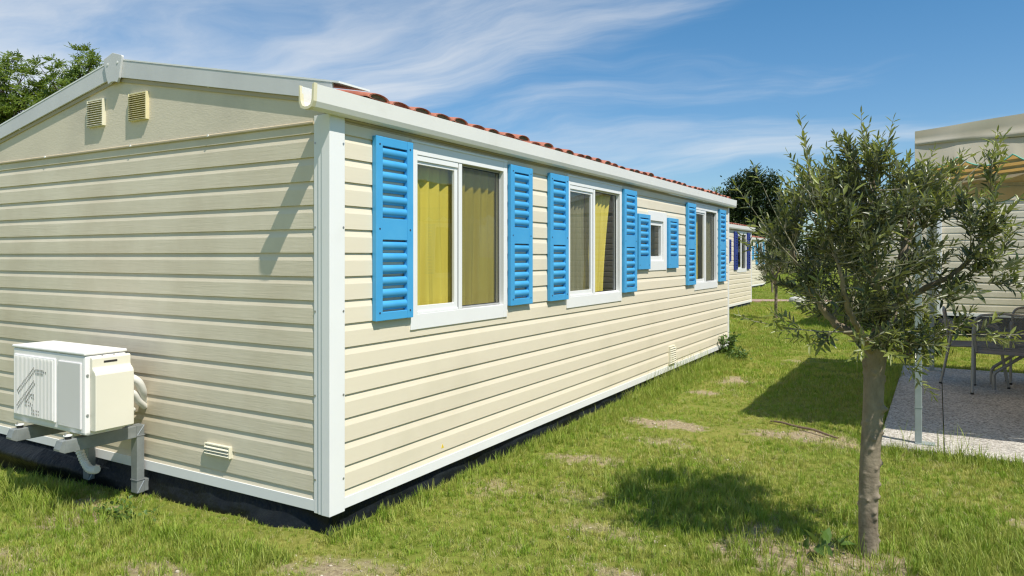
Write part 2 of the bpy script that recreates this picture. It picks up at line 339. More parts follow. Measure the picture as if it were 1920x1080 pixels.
def share(name, me, parent, loc, rz=0):
    o = bpy.data.objects.new(name, me); COL.objects.link(o); o.parent = parent; o.location = loc
    return o
def np_mesh(name, V, F, m, parent=None, mi=None, smooth=False):
    """V (n,3); F (m,k) all same size"""
    V = np.ascontiguousarray(V, dtype=np.float32); F = np.ascontiguousarray(F, dtype=np.int32)
    me = bpy.data.meshes.new(name); k = F.shape[1]
    me.vertices.add(len(V)); me.vertices.foreach_set('co', V.ravel())
    me.loops.add(F.size); me.loops.foreach_set('vertex_index', F.ravel())
    me.polygons.add(len(F)); me.polygons.foreach_set('loop_start', np.arange(0, F.size, k, dtype=np.int32))
    me.polygons.foreach_set('loop_total', np.full(len(F), k, dtype=np.int32))
    for q in (m if isinstance(m, (list, tuple)) else [m]): me.materials.append(q)
    if mi is not None: me.polygons.foreach_set('material_index', np.asarray(mi, dtype=np.int32))
    if smooth: me.polygons.foreach_set('use_smooth', np.ones(len(F), dtype=bool))
    me.update(calc_edges=True); me.validate()
    o = bpy.data.objects.new(name, me); COL.objects.link(o)
    if parent: o.parent = parent
    return o
def sstep(a, b, x):
    t = np.clip((np.asarray(x, float)-a)/(b-a), 0, 1); return t*t*(3-2*t)
def vnoise(x, y, seed=0):
    x = np.asarray(x, float); y = np.asarray(y, float)
    def h(i, j):
        n = np.sin(i*127.1+j*311.7+seed*74.7)*43758.5453
        return n-np.floor(n)
    xi = np.floor(x); yi = np.floor(y); fx = x-xi; fy = y-yi; fx = fx*fx*(3-2*fx); fy = fy*fy*(3-2*fy)
    return (h(xi, yi)*(1-fx)+h(xi+1, yi)*fx)*(1-fy)+(h(xi, yi+1)*(1-fx)+h(xi+1, yi+1)*fx)*fy
def fbm(x, y, seed=0):
    return .55*vnoise(x, y, seed)+.28*vnoise(x*2.1, y*2.1, seed+1)+.17*vnoise(x*4.3, y*4.3, seed+2)

# ---------------------------------------------------------------- ground
def gh(x, y):
    x = np.asarray(x, float); y = np.asarray(y, float)
    dip = -.05*np.clip(-x-.05, 0, 3.6)*(1-sstep(.6, 3.2, y))*sstep(-60, -6, y)
    near = 1-sstep(14, 30, np.hypot(x-1, y-3))
    dip = dip-.012*np.exp(-((x-.0)/.13)**2)*(1-sstep(2.2, 4.6, y))*sstep(-.4, -.1, y)
    return dip+(fbm(x*1.3, y*1.3, 3)-.5)*.030*near
PATCH = [  # x, y, rx, ry, strength : worn bare spots in the lawn
    (.68, 3.25, .34, .15, 1), (.72, 5.85, .20, .30, .95), (.62, 4.9, .16, .14, .6), (1.80, 3.42, .34, .17, 1), (2.05, 3.35, .25, .12, .7),
    (.25, -.36, .24, .15, .5), (.55, -.18, .2, .1, .35), (2.12, .94, .34, .26, 1), (2.52, .98, .22, .17, .85), (-1.75, -.42, .42, .20, .9), (.30, 1.05, .30, .16, .45),
    (.62, 1.9, .30, .15, .6), (.85, 1.2, .22, .2, .35), (1.3, .72, .3, .14, .4), (-.35, -.75, .25, .12, .45), (3.3, 1.95, .22, .12, .55),
    (1.25, 2.4, .3, .14, .35), (.9, 2.65, .25, .13, .45), (1.0, 7.6, .2, .3, .4), (-1.3, -.95, .3, .12, .4), (2.9, .75, .25, .1, .5), (1.55, .30, .28, .10, .5)]
def bare(x, y):
    x = np.asarray(x, float); y = np.asarray(y, float); b = np.zeros_like(x)
    jit = (fbm(x*7, y*7, 11)-.5)*1.6+(fbm(x*23, y*23, 14)-.5)*1.1
    for px, py, rx, ry, s in PATCH:
        d = np.sqrt(((x-px)/rx)**2+((y-py)/ry)**2)+jit
        b = np.maximum(b, s*(1-sstep(.25, 1.45, d)))
    return b
def ground():
    def axis(lo, hi, step, far):
        a = list(np.arange(lo, hi+1e-6, step)); s = step
        q = hi
        while q < far: s *= 1.35; q += s; a.append(q)
        s = step; q = lo
        while q > -far: s *= 1.35; q -= s; a.insert(0, q)
        return np.array(a)
    X = axis(-4.5, 4.5, .06, 900); Y = axis(-2.2, 9, .06, 900)
    gx, gy = np.meshgrid(X, Y, indexing='ij'); z = gh(gx, gy)
    V = np.stack([gx, gy, z], -1).reshape(-1, 3)
    nx, ny = len(X), len(Y); i = np.arange(nx-1)[:, None]*ny+np.arange(ny-1)[None, :]
    F = np.stack([i, i+ny, i+ny+1, i+1], -1).reshape(-1, 4)
    m = bpy.data.materials.new('lawn_ground'); m.use_nodes = True; nt = m.node_tree; N = nt.nodes; L = nt.links; p = N['Principled BSDF']
    p.inputs['Roughness'].default_value = .95; p.inputs['Specular IOR Level'].default_value = .1
    at = N.new('ShaderNodeAttribute'); at.attribute_name = 'bare'
    g = N.new('ShaderNodeNewGeometry')
    def noise(sc, det=6, ro=.6):
        n = N.new('ShaderNodeTexNoise'); n.inputs['Scale'].default_value = sc; n.inputs['Detail'].default_value = det; n.inputs['Roughness'].default_value = ro; L.new(g.outputs['Position'], n.inputs['Vector']); return n
    n1 = noise(1.1); n2 = noise(38, 6, .75); n3 = noise(9)
    c1 = N.new('ShaderNodeValToRGB'); c1.color_ramp.elements[0].position = .32; c1.color_ramp.elements[0].color = (.13, .18, .022, 1)
    c1.color_ramp.elements[1].position = .70; c1.color_ramp.elements[1].color = (.29, .27, .07, 1); L.new(n1.outputs[0], c1.inputs[0])
    c2 = N.new('ShaderNodeValToRGB'); c2.color_ramp.elements[0].position = .3; c2.color_ramp.elements[0].color = (.17, .12, .075, 1)
    c2.color_ramp.elements[1].position = .66; c2.color_ramp.elements[1].color = (.47, .39, .24, 1); L.new(n2.outputs[0], c2.inputs[0])
    a = N.new('ShaderNodeMath'); a.operation = 'MULTIPLY_ADD'; L.new(n3.outputs[0], a.inputs[0]); a.inputs[1].default_value = .7; L.new(at.outputs['Fac'], a.inputs[2])
    r = N.new('ShaderNodeMapRange'); L.new(a.outputs[0], r.inputs[0]); r.inputs[1].default_value = .42; r.inputs[2].default_value = .85
    x = N.new('ShaderNodeMix'); x.data_type = 'RGBA'; L.new(r.outputs[0], x.inputs['Factor']); L.new(c1.outputs[0], x.inputs['A']); L.new(c2.outputs[0], x.inputs['B'])
    L.new(x.outputs['Result'], p.inputs['Base Color'])
    b = N.new('ShaderNodeBump'); b.inputs['Strength'].default_value = .8; b.inputs['Distance'].default_value = .02; L.new(n2.outputs[0], b.inputs['Height']); L.new(b.outputs[0], p.inputs['Normal'])
    o = np_mesh('ground', V, F, m, smooth=True)
    at = o.data.attributes.new('bare', 'FLOAT', 'POINT'); at.data.foreach_set('value', bare(V[:, 0], V[:, 1]).astype(np.float32))
    tag(o, 'sunlit patchy green lawn with worn bare soil spots', kind='structure')
ground()

# ---------------------------------------------------------------- mobile homes
PITCH = .127
PROF = [(.002, 0), (.0135, .001), (.0125, .085), (.010, .095), (.003, .1255), (.002, .127)]
def clip_prof(za, zb):
    pts = [p for p in PROF if za <= p[1] <= zb]
    def at(z):
        for (x0, a), (x1, b) in zip(PROF, PROF[1:]):
            if a <= z <= b and b > a: return (x0+(x1-x0)*(z-a)/(b-a), z)
        return (PROF[-1][0], z)
    if not pts or pts[0][1] > za+1e-6: pts.insert(0, at(za))
    if pts[-1][1] < zb-1e-6: pts.append(at(zb))
    return pts+[(-.012, zb), (-.012, za)]
def board_segments(mb, side, z0, za, zb, a0, a1):
    pr = clip_prof(za, zb)
    if side == 'long': f = lambda t: (lambda p: (p[0], t, z0+p[1]))
    else: f = lambda t: (lambda p: (t, -p[0], z0+p[1]))
    mb.prism(pr, f(a0), f(a1))
EAVE_Z0 = 2.19; SLOPE = .1985; RIDGE_X = -1.877
WIN = {  # y0,y1,z0,z1 outer frame
    'a': (.653, 1.782, 1.006, 2.156), 'b': (2.774, 4.017, 1.006, 2.156), 'c': (4.801, 5.412, 1.293, 1.955), 'd': (6.54, 7.662, 1.006, 2.156)}
def opening(k):
    y0, y1, z0, z1 = WIN[k]
    if k == 'c': return (y0+.062, y1-.115, z0+.105, z1-.105)
    return (y0+.064, y1-.050, z0+.094, z1-.086)
SHUT = [(.3156, .6466), (1.796, 2.127), (2.426, 2.762), (4.036, 4.385), (6.165, 6.525), (7.72, 8.07)]
SHUT_S = [(4.438, 4.793), (5.425, 5.785)]
_slat = {}
def slat_mesh(wd, m):
    key = (round(wd, 3), m.name)
    if key in _slat: return _slat[key]
    pr = [(.004, .026), (.018, .0255), (.0275, .017), (.0305, .004), (.0285, -.010), (.020, -.021), (.008, -.0255), (.004, -.022)]
    mb = MB(); mb.prism(pr, lambda p: (p[0], -wd/2, p[1]), lambda p: (p[0], wd/2, p[1]))
    o = mb.build('slat', m, smooth=True); me = o.data; bpy.data.objects.remove(o); _slat[key] = me
    return me
def shutter(H, y0, y1, z0, z1, slots, m, full):
    """slots: list of (za, zb, n)"""
    mb = MB(); st = (.055 if y1-y0 < .36 else .058); x0, x1 = .0145, .0455
    mb.box(x0, x1, y0, y0+st, z0, z1); mb.box(x0, x1, y1-st, y1, z0, z1)
    zs = [z0]+[q for s in slots for q in s[:2]]+[z1]
    for a, b in zip(zs[0::2], zs[1::2]): mb.box(x0, x1-.0015, y0+st, y1-st, a, b)
    o = mb.build('shutter', m, H, bevel=.003 if full else 0)
    for za, zb, n in slots:
        p = (zb-za)/n
        if full:
            me = slat_mesh(y1-y0-2*st, m)
            for i in range(n): share('slat', me, o, (x0-.001, (y0+y1)/2, za+p*(i+.52)))
        else:
            mb = MB()
            for i in range(n): mb.box(x0+.004, x0+.026, y0+st, y1-st, za+p*i+p*.2, za+p*i+p*.9)
            tag(mb.build('slats', m, o), kind='stuff')
    if full:
        mb = MB(); zm = [z0+.045, z1-.045]+([(slots[0][1]+slots[1][0])/2] if len(slots) > 1 else [])
        for z in zm:
            for y in (y0+.03, y1-.03):
                mb.tube([(x1-.001, y, z), (x1+.0015, y, z)], .006, 8)
        tag(mb.build('screws', M['screw'], o), kind='stuff')
    return o
def curtain(win, y0, y1, z0, z1, m, x=-.062, folds=6, amp=.017, gather=None, seed=0, name='curtain'):
    """gather: (y0,y1) at the bottom"""
    nu, nv = 90, 22; r = np.random.default_rng(seed); g = gather or (y0, y1)
    ph = r.uniform(0, 6, 4); V = []
    for j in range(nv+1):
        t = j/nv; z = z1+(z0-z1)*t; e = t**.7
        a, b = y0+(g[0]-y0)*e, y1+(g[1]-y1)*e
        for i in range(nu+1):
            s = i/nu
            q = math.sin(2*math.pi*folds*s+ph[0]+.5*math.sin(3*t+ph[1]))+.45*math.sin(2*math.pi*folds*1.7*s+ph[2])*(.4+.6*t)
            V.append((x+amp*q*(.65+.35*t), a+(b-a)*s+.006*math.sin(9*s+5*t+ph[3]), z))
    i = np.arange(nv)[:, None]*(nu+1)+np.arange(nu)[None, :]
    F = np.stack([i, i+1, i+nu+2, i+nu+1], -1).reshape(-1, 4)
    return np_mesh(name, np.array(V), F, m, win, smooth=True)
def frame_ring(mb, x0, x1, o, i):
    """o, i = (y0,y1,z0,z1)"""
    mb.box(x0, x1, o[0], i[0], o[2], o[3]); mb.box(x0, x1, i[1], o[1], o[2], o[3])
    mb.box(x0, x1-.0012, i[0], i[1], o[2], i[2]); mb.box(x0, x1-.0012, i[0], i[1], i[3], o[3])
def pane(parent, x, y0, y1, z0, z1, m=None, name='pane', t=.004):
    mb = MB()
    if name == 'pane': mb.quad((x, y0, z0), (x, y1, z0), (x, y1, z1), (x, y0, z1))
    else: mb.quad((x, y0, z0), (x, y1, z0), (x, y1, z1), (x, y0, z1))
    return mb.build(name, m or M['glass'], parent, fixn=False)
def window(H, k, full):
    y0, y1, z0, z1 = WIN[k]; a, b, c, d = opening(k)
    mb = MB(); frame_ring(mb, -.030, .022, (y0, y1, z0, z1), (a, b, c, d))
    # head drip and sill lip
    if k != 'c': mb.box(.0225, .028, y0+.004, y1-.004, z1-.016, z1-.003)
    W = mb.build('window', M['white'], H, bevel=.003 if full else 0)
    mb = MB(); frame_ring(mb, -.045, -.0305, (a-.03, b+.03, c-.03, d+.03), (a+.001, b-.001, c+.001, d-.001)); mb.build('reveal', M['white'], W)
    if k == 'c':
        mb = MB(); frame_ring(mb, -.03, .004, (a+.0015, b-.0015, c+.0015, d-.0015), (a+.03, b-.03, c+.055, d-.05)); mb.build('sash', M['white'], W, bevel=.002 if full else 0)
        pane(W, -.012, a+.028, b-.028, c+.05, d-.045)
        if full:
            mb = MB(); mb.prism([(0, 0), (.004, 0), (.004, .02), (0, .02)], lambda p: (-.05+p[0], a+.03+p[1]*0, c+.05+p[1]*18), lambda p: (-.10+p[0], a+.30, c+.02+p[1]*1.5))
            mb.build('net_blind', M['net_curtain'], W)
            pane(W, -.03, a+.028, b-.028, c+.05, d-.045, M['screen'], 'insect_screen')
        return W
    ym = a+(b-a)*.435
    mb = MB(); mb.box(-.022, .017, ym+.008, ym+.044, c+.001, d-.001); mb.build('mullion', M['white'], W, bevel=.002 if full else 0)
    # outer sliding sash, left half, under a roller box
    mb = MB(); frame_ring(mb, -.012, .009, (a+.001, ym, c+.001, d-.001), (a+.006, ym-.034, c+.048, d-.055))
    mb.box(.0095, .017, a+.001, ym, d-.034, d-.001)
    mb.box(.0095, .015, a+.001, ym, c+.001, c+.014)
    s1 = mb.build('sash', M['white'], W, bevel=.002 if full else 0)
    pane(s1, .001, a+.004, ym-.03, c+.04, d-.05)
    mb = MB(); mb.box(-.020, .004, ym+.0005, ym+.0075, c+.002, d-.002); mb.build('seal', M['rubber'], W)
    # inner sash, right half
    mb = MB(); frame_ring(mb, -.0295, -.013, (ym+.010, b-.0015, c+.002, d-.002), (ym+.05, b-.016, c+.018, d-.016)); s2 = mb.build('sash', M['white'], W)
    mb = MB(); frame_ring(mb, -.0185, -.0125, (ym+.046, b-.0125, c+.0145, d-.0125), (ym+.0515, b-.0185, c+.0200, d-.0190)); mb.build('gasket', M['rubber'], s2)
    pane(s2, -.018, ym+.045, b-.012, c+.014, d-.012)
    if k in 'ad':
        pane(W, -.012, ym+.046, b-.001, c+.001, d-.001, M['screen'], 'insect_screen')
    else:
        pane(W, -.006, a+.004, ym-.03, c+.04, d-.05, M['screen'], 'insect_screen')
    if not full:
        curtain(W, a-.02, a+.25, c-.03, d+.01, M['curtain'], folds=3); return W
    zt, zb = d+.015, c-.04
    if k == 'a':
        curtain(W, a-.04, ym+.03, zb, zt, M['curtain'], folds=4.5, seed=3); curtain(W, ym+.03, b+.05, zb, zt, M['curtain'], x=-.072, folds=6, seed=5)
    if k == 'b':
        curtain(W, ym+.0, b-.06, zb, zt, M['curtain'], folds=6, gather=(ym-.05, ym+.34), amp=.020, seed=8)
        curtain(W, a-.05, ym-.02, zb, zt, M['net_curtain'], x=-.075, folds=7, gather=(a-.02, ym-.03), seed=2, amp=.018)
    if k == 'd':
        curtain(W, a+.0, a+.36, zb, zt, M['curtain'], folds=4, seed=4)
        curtain(W, b-.36, b+.24, zb, zt, M['net_curtain'], x=-.075, folds=5, seed=6)
    return W
def tile_mesh(mortar=True):
    """one barrel tile: lies along -X (upslope), width along Y; local origin at lower edge centre"""
    mb = MB(); n = 8; rings = []
    Lg = .36
    def ring(x, hw, h, lift):
        r = [(x, -hw*math.cos(math.pi*i/n), lift+h*math.sin(math.pi*i/n)**.85) for i in range(n+1)]
        return r+[(x, hw*.7, lift-.003), (x, -hw*.7, lift-.003)]
    mb.loops([ring(-.012, .066, .024, .011), ring(-.002, .070, .026, .010), ring(0, .086, .033, .009), ring(-.004, .092, .037, .007), ring(-Lg*.6, .086, .036, .004), ring(-Lg, .080, .036, .0)])
    o = mb.build('roof_tile', [M['tile'], M['mortar']], smooth=True); me = o.data; bpy.data.objects.remove(o)
    if mortar:
        for p in me.polygons:
            if p.normal.x > .9 and len(p.vertices) > 6: p.material_index = 1
    return me
TILE = tile_mesh(); TILE_PLAIN = tile_mesh(False)
def sheet_skirt(H, Lg, Wd, z_top, gfun, seed):
    """crumpled black sheet round the base"""
    r = np.random.default_rng(seed); V = []; F = []
    path = [(-Wd, 0, 0, -1)]+[(-Wd+Wd*i/90, 0, 0, -1) for i in range(1, 90)]+[(0, 0, .7, -.7)]+[(0, Lg*i/160, 1, 0) for i in range(1, 161)]
    nv = 12
    for i, (x, y, nx, ny) in enumerate(path):
        s = x if ny < -.5 else (y if nx > .9 else 0)
        g = gfun(x+nx*.05, y+ny*.05)
        for j in range(nv+1):
            t = j/nv; z = z_top+.03+(g-.05-z_top-.03)*t
            off = -.035+.05*t*t+.035*math.sin(math.pi*t)*(fbm(s*2.2+seed, t*1.3, 5)*2-.6)+.02*(fbm(s*7, t*3, 8)-.5)*2*math.sin(math.pi*min(1, t*1.3))
            if ny < -.5 and x < -1.9: off += .10*math.exp(-((t-.42-.06*math.sin(x*2.2))/.22)**2)*min(1, (-1.9-x)/.7)
            if ny < -.5 and -.75 < x < -.05: off += .07*t*math.sin(math.pi*(x+.75)/.7)**2
            if nx > .5 and ny < 0: off += .03*t
            V.append((x+nx*off, y+ny*off, z))
    n = len(path); i = np.arange(n-1)[:, None]*(nv+1)+np.arange(nv)[None, :]
    F = np.stack([i, i+nv+1, i+nv+2, i+1], -1).reshape(-1, 4)
    return np_mesh('skirting_sheet', np.array(V), F, M['tarp'], H, smooth=True)
def vent_grille(H, xa, xb, za, zb, n, m, side='gable', name='vent', x0=0.013):
    """louvred plastic vent on the gable (normal -Y) or long wall (normal +X)"""
    P = (lambda a, o, z: (a, -o, z)) if side == 'gable' else (lambda a, o, z: (o, a, z))
    def bx(mb, a0, a1, o0, o1, z0, z1):
        q0 = P(a0, o0, z0); q1 = P(a1, o1, z1)
        mb.box(min(q0[0], q1[0]), max(q0[0], q1[0]), min(q0[1], q1[1]), max(q0[1], q1[1]), z0, z1)
    mb = MB(); bx(mb, xa, xb, x0-.01, x0+.004, za, zb)
    f = .007; bx(mb, xa, xa+f, x0+.004, x0+.022, za, zb); bx(mb, xb-f, xb, x0+.004, x0+.022, za, zb)
    bx(mb, xa+f, xb-f, x0+.004, x0+.020, zb-f*1.2, zb); bx(mb, xa+f, xb-f, x0+.004, x0+.020, za, za+f*.8)
    v = mb.build(name, m, H, bevel=.0015)
    p = (zb-za-f*2.0)/n; sl = MB()
    pr = [(.003, p*.42), (.006, p*.46), (.0255, -p*.22), (.0265, -p*.34), (.023, -p*.36), (.003, p*.16)]
    sl.prism(pr, lambda q: P(xa+f*.9, x0+q[0], q[1]), lambda q: P(xb-f*.9, x0+q[0], q[1]))
    o = sl.build('vent_slat', m, v); me = o.data; bpy.data.objects.remove(o)
    for i in range(n): share('vent_slat', me, v, (0, 0, za+f*.8+p*(i+.5)))
    return v
def house(loc, label, Lg=8.30, Wd=3.754, full=True, boards=True, shut=M['blue'], rz=0, windows='abcd', gf=None, name='mobile_home', seed=1, tiles=True, group='mobile homes', skirt_drop=0, gable_full=True):
    H = empty(name, loc, label, 'mobile home', group, rz)
    gf = gf or (lambda x, y: -skirt_drop)
    ops = [opening(k) for k in windows]
    zt_long, zt_gab = 2.165, 2.15
    ml, mg = M['board_long'], M['board_gable']
    allmb = MB()
    for side, a0, a1, ztop in (('long', .03, Lg-.02, zt_long), ('gable', -Wd+.02, -.04, zt_gab)):
        k = -1
        while True:
            z0 = .20+PITCH*k
            if z0 > ztop-.01: break
            za = max(0, .12-z0); zb = min(PITCH, ztop-z0)
            cuts = {za, zb}
            segs = []
            if side == 'long':
                for (a, b, c, d) in ops:
                    for q in (c, d):
                        if z0+za < q < z0+zb: cuts.add(q-z0)
            cuts = sorted(cuts)
            if not boards: allmb.cur = 0 if side == 'long' else 1
            for u, v in zip(cuts, cuts[1:]):
                sp = [(a0, a1)]
                if side == 'long':
                    zc = z0+(u+v)/2
                    for (a, b, c, d) in ops:
                        if c-.03 < zc < d+.03:
                            nsp = []
                            for (p, q) in sp:
                                if b+.03 <= p or a-.03 >= q: nsp.append((p, q)); continue
                                if a-.03 > p: nsp.append((p, a-.03))
                                if b+.03 < q: nsp.append((b+.03, q))
                            sp = nsp
                for p, q in sp:
                    mb = MB() if boards else allmb
                    board_segments(mb, side, z0, u, v, p, q)
                    if boards: mb.build('siding_board', ml if side == 'long' else mg, H)
            k += 1
    if not boards: tag(allmb.build('siding', [ml, mg], H), kind='stuff')
    # core behind the boards: room box open towards the windows, plus closed rear
    mb = MB(); X0, X1, Y0, Y1, Z0, Z1 = -Wd+.03, -.03, .06, Lg-.06, .13, 2.17
    mb.quad((X0, Y0, Z0), (X1, Y0, Z0), (X1, Y1, Z0), (X0, Y1, Z0)); mb.quad((X0, Y0, Z1), (X0, Y1, Z1), (X1, Y1, Z1), (X1, Y0, Z1))
    mb.quad((X0, Y0, Z0), (X0, Y1, Z0), (X0, Y1, Z1), (X0, Y0, Z1)); mb.quad((X0, Y0, Z0), (X0, Y0, Z1), (X1, Y0, Z1), (X1, Y0, Z0)); mb.quad((X0, Y1, Z0), (X1, Y1, Z0), (X1, Y1, Z1), (X0, Y1, Z1))
    mb.quad((-1.6, Y0, Z0), (-1.6, Y1, Z0), (-1.6, Y1, Z1), (-1.6, Y0, Z1))
    mb.build('interior', M['interior'], H)
    mb = MB(); mb.box(-Wd, -Wd+.025, 0, Lg, .1, 2.2); mb.box(-Wd+.025, 0, Lg-.015, Lg-.002, .1, 2.2); mb.build('rear_wall', M['board_long'], H)
    # base trim, corner posts
    mb = MB(); mb.box(.0005, .016, .086, Lg-.03, .100, .160); mb.build('base_trim', M['white'], H, bevel=.002)
    mb = MB(); mb.box(-Wd, -.0955, -.016, -.0005, .100, .160); mb.build('base_trim', M['white'], H, bevel=.002)
    mb = MB()
    L1 = [(-.096, -.001), (-.096, -.017), (-.062, -.017), (-.060, -.022), (-.034, -.022), (-.032, -.026), (.026, -.026), (.026, .087), (.001, .087), (.001, -.001)]
    mb.prism([(p[0], p[1]) for p in L1], lambda p: (p[0], p[1], .092), lambda p: (p[0], p[1], 2.195))
    mb.build('corner_post', M['white'], H, bevel=.0025 if full else 0)
    mb = MB(); mb.box(-.02, .026, Lg-.03, Lg+.022, .092, 2.19); mb.build('corner_post', M['white'], H)
    if full:
        mb = MB()
        for z in np.linspace(.27, 2.05, 5): mb.tube([(.026, .075, z), (.0285, .075, z)], .006, 8); mb.tube([(-.086, -.017, z), (-.086, -.0195, z)], .006, 8)
        tag(mb.build('post_screws', M['zinc'], H), kind='stuff')
    # gable panel and trims
    zr = lambda x: 2.268+SLOPE*min(-x, Wd+x) if True else 0
    mb = MB(); pr = [(-Wd, 2.172), (-.03, 2.172), (.0, 2.30), (RIDGE_X, 2.30+SLOPE*-RIDGE_X), (-Wd, 2.30)]
    mb.prism(pr, lambda p: (p[0], -.012, p[1]), lambda p: (p[0], .02, p[1])); mb.build('gable_panel', M['stucco'], H)
    mb = MB(); pr = [(-.002, 2.150), (-.020, 2.150), (-.024, 2.156), (-.024, 2.164), (-.013, 2.1715), (-.002, 2.1715)]
    mb.prism(pr, lambda p: (-Wd, p[0], p[1]), lambda p: (-.0965, p[0], p[1])); mb.build('drip_ledge', M['soffit'], H)
    if full:
        mb = MB()
        for x in (-3.5, -2.75, -1.72, -.95): mb.tube([(x, -.0235, 2.161), (x, -.030, 2.161)], .007, 8)
        for x in (-3.1, -2.6, -1.55, -.95):
            z = 2.268+SLOPE*min(-x, Wd+x)-.006; mb.tube([(x, -.011, z), (x, -.028, z)], .006, 8)
        tag(mb.build('gable_screws', M['white'], H), kind='stuff')
    for s in (0, 1):
        f = (lambda x: x) if s == 0 else (lambda x: -Wd-x)
        xe, xr = .05, RIDGE_X
        def top(x): return 2.362-SLOPE*(x)
        mb = MB()
        a = [(f(xe), top(xe)-.092), (f(xr), top(xr)-.112), (f(xr), top(xr)), (f(xe), top(xe))]
        mb.prism(a, lambda p: (p[0], -.034, p[1]), lambda p: (p[0], -.022, p[1])); mb.build('barge_board', M['barge'], H, bevel=.002 if full else 0)
        mb = MB(); a = [(f(-.10), top(-.10)-.116), (f(xr), top(xr)-.140), (f(xr), top(xr)-.114), (f(-.10), top(-.10)-.094)]
        mb.prism(a, lambda p: (p[0], -.0215, p[1]), lambda p: (p[0], -.0125, p[1])); mb.build('barge_moulding', M['soffit'], H)
        mb = MB(); a = [(f(xe+.05), top(xe+.05)+.0), (f(xr), top(xr)+.001), (f(xr), top(xr)+.010), (f(xe+.05), top(xe+.05)+.010)]
        mb.prism(a, lambda p: (p[0], -.036, p[1]), lambda p: (p[0], .20, p[1])); mb.build('verge_cap', M['white'], H)
    mb = MB(); k = [(-.068, .070-.030), (0, .100-.03), (.068, .072-.030), (.070, .062-.03), (.048, -.10), (.034, -.128), (.017, -.119), (-.012, -.118), (-.034, -.130), (-.048, -.09), (-.072, .06-.03)]
    kz = 2.362-SLOPE*RIDGE_X-.028
    mb.prism(k, lambda p: (RIDGE_X-.0+p[0]*1.45, -.050, kz+p[1]), lambda p: (RIDGE_X+p[0]*1.45, -.0345, kz+p[1])); ks = mb.build('ridge_end_cap', M['barge'], H, bevel=.002 if full else 0)
    if full:
        mb = MB()
        for x in (-.055, .055): mb.tube([(RIDGE_X+x, -.0495, kz+.0), (RIDGE_X+x, -.053, kz+.0)], .008, 8)
        tag(mb.build('cap_screws', M['white'], ks), kind='stuff')
    # roof deck and tiles
    deck = lambda x: 2.300-SLOPE*(x-.06)
    mb = MB(); pr = [(.06, 2.296), (RIDGE_X, deck(RIDGE_X)-.004), (-Wd-.06, 2.296), (-Wd-.06, 2.25), (RIDGE_X, deck(RIDGE_X)-.05), (.06, 2.25)]
    mb.prism(pr, lambda p: (p[0], -.018, p[1]), lambda p: (p[0], Lg+.06, p[1])); mb.build('roof_deck', M['bark_dark'], H)  # dark colour on the deck edge stands in for the shadow gap below verge cap
    if tiles:
        n = int((Lg-.16)/.2); ang = math.atan(SLOPE)
        if full:
            for c in range(5):
                for i in range(n):
                    x = .085-c*.36; o = share('roof_tile', TILE if (i % 2 == 0 or random.random() < .25) else TILE_PLAIN, H, (x+random.uniform(-.012, .012), .30+.2*i+random.uniform(-.006, .006), deck(x)+.004+random.choice((0, .004, .010))))
                    o.rotation_euler = (random.uniform(-.05, .05), ang+random.uniform(-.02, .035), random.uniform(-.035, .035)); o.scale = (1, 1, random.uniform(.80, 1.0)*(1 if i % 2 == 0 else .86))
        vs = np.array([v.co[:] for v in TILE.vertices]); fs = [tuple(p.vertices) for p in TILE.polygons]; mis = [p.material_index for p in TILE.polygons]
        mb = MB()
        for sgn in ((-1,) if full else (1, -1)):
            for c in range(5):
                for i in range(n):
                    x = .085-c*.36; Mx = Matrix.Translation((x, .30+.2*i, deck(x)+.004)) @ Matrix.Rotation(ang, 4, 'Y'); b = len(mb.v)
                    for v in vs:
                        q = Mx @ Vector(v); mb.v.append((q.x if sgn > 0 else -Wd-q.x, q.y, q.z))
                    mb.f += [tuple(b+j for j in f) for f in fs]; mb.mi += mis
        tag(mb.build('roof_tiles', [M['tile'], M['mortar']], H), kind='stuff')
    mb = MB(); mb.tube([(RIDGE_X, -.02, deck(RIDGE_X)), (RIDGE_X, Lg+.06, deck(RIDGE_X))], .07, 8); mb.build('ridge_cap', M['tile'], H)
    # gutter (open channel)
    g0, g1 = -.195, Lg+.19
    prof = [(.004, 2.303), (-.002, 2.303), (-.002, 2.225), (.010, 2.196), (.035, 2.187), (.060, 2.187), (.082, 2.196), (.093, 2.222), (.098, 2.306), (.091, 2.306), (.086, 2.226), (.077, 2.203), (.058, 2.194), (.036, 2.194), (.016, 2.202), (.004, 2.228)]
    mb = MB(); mb.prism(prof, lambda p: (p[0], g0, p[1]), lambda p: (p[0], g1, p[1])); G = mb.build('gutter', M['gutter'], H)
    big = [(.045+(x-.045)*1.07, 2.245+(z-2.245)*1.06) for x, z in prof[:9]]+[(.045+(x-.045)*.93, 2.245+(z-2.245)*.94) for x, z in prof[9:]]
    mb = MB(); mb.prism(big, lambda p: (p[0], g0-.012, p[1]), lambda p: (p[0], g0+.010, p[1])); mb.build('gutter_end_rim', M['gutter_end'], G)
    mb = MB(); mb.prism([(.0, 2.30), (.0, 2.2), (.04, 2.184), (.09, 2.2), (.099, 2.308)], lambda p: (p[0], g1, p[1]), lambda p: (p[0], g1+.01, p[1])); mb.build('gutter_end_cap', M['gutter'], G)
    # eaves moulding under the gutter
    mb = MB(); pr = [(.001, 2.1655), (.017, 2.1655), (.019, 2.172), (.014, 2.176), (.030, 2.186), (.001, 2.186)]
    mb.prism(pr, lambda p: (p[0], .0875, p[1]), lambda p: (p[0], Lg-.031, p[1])); mb.build('eaves_moulding', M['soffit'], H)
    for k in windows: window(H, k, full)
    for a, b in (SHUT if windows else []): shutter(H, a, b, 1.086, 2.129, [(1.134, 1.545, 6), (1.668, 2.078, 6)], shut, full)
    for a, b in (SHUT_S if windows else []): shutter(H, a, b, 1.312, 1.903, [(1.452, 1.862, 6)], shut, full)
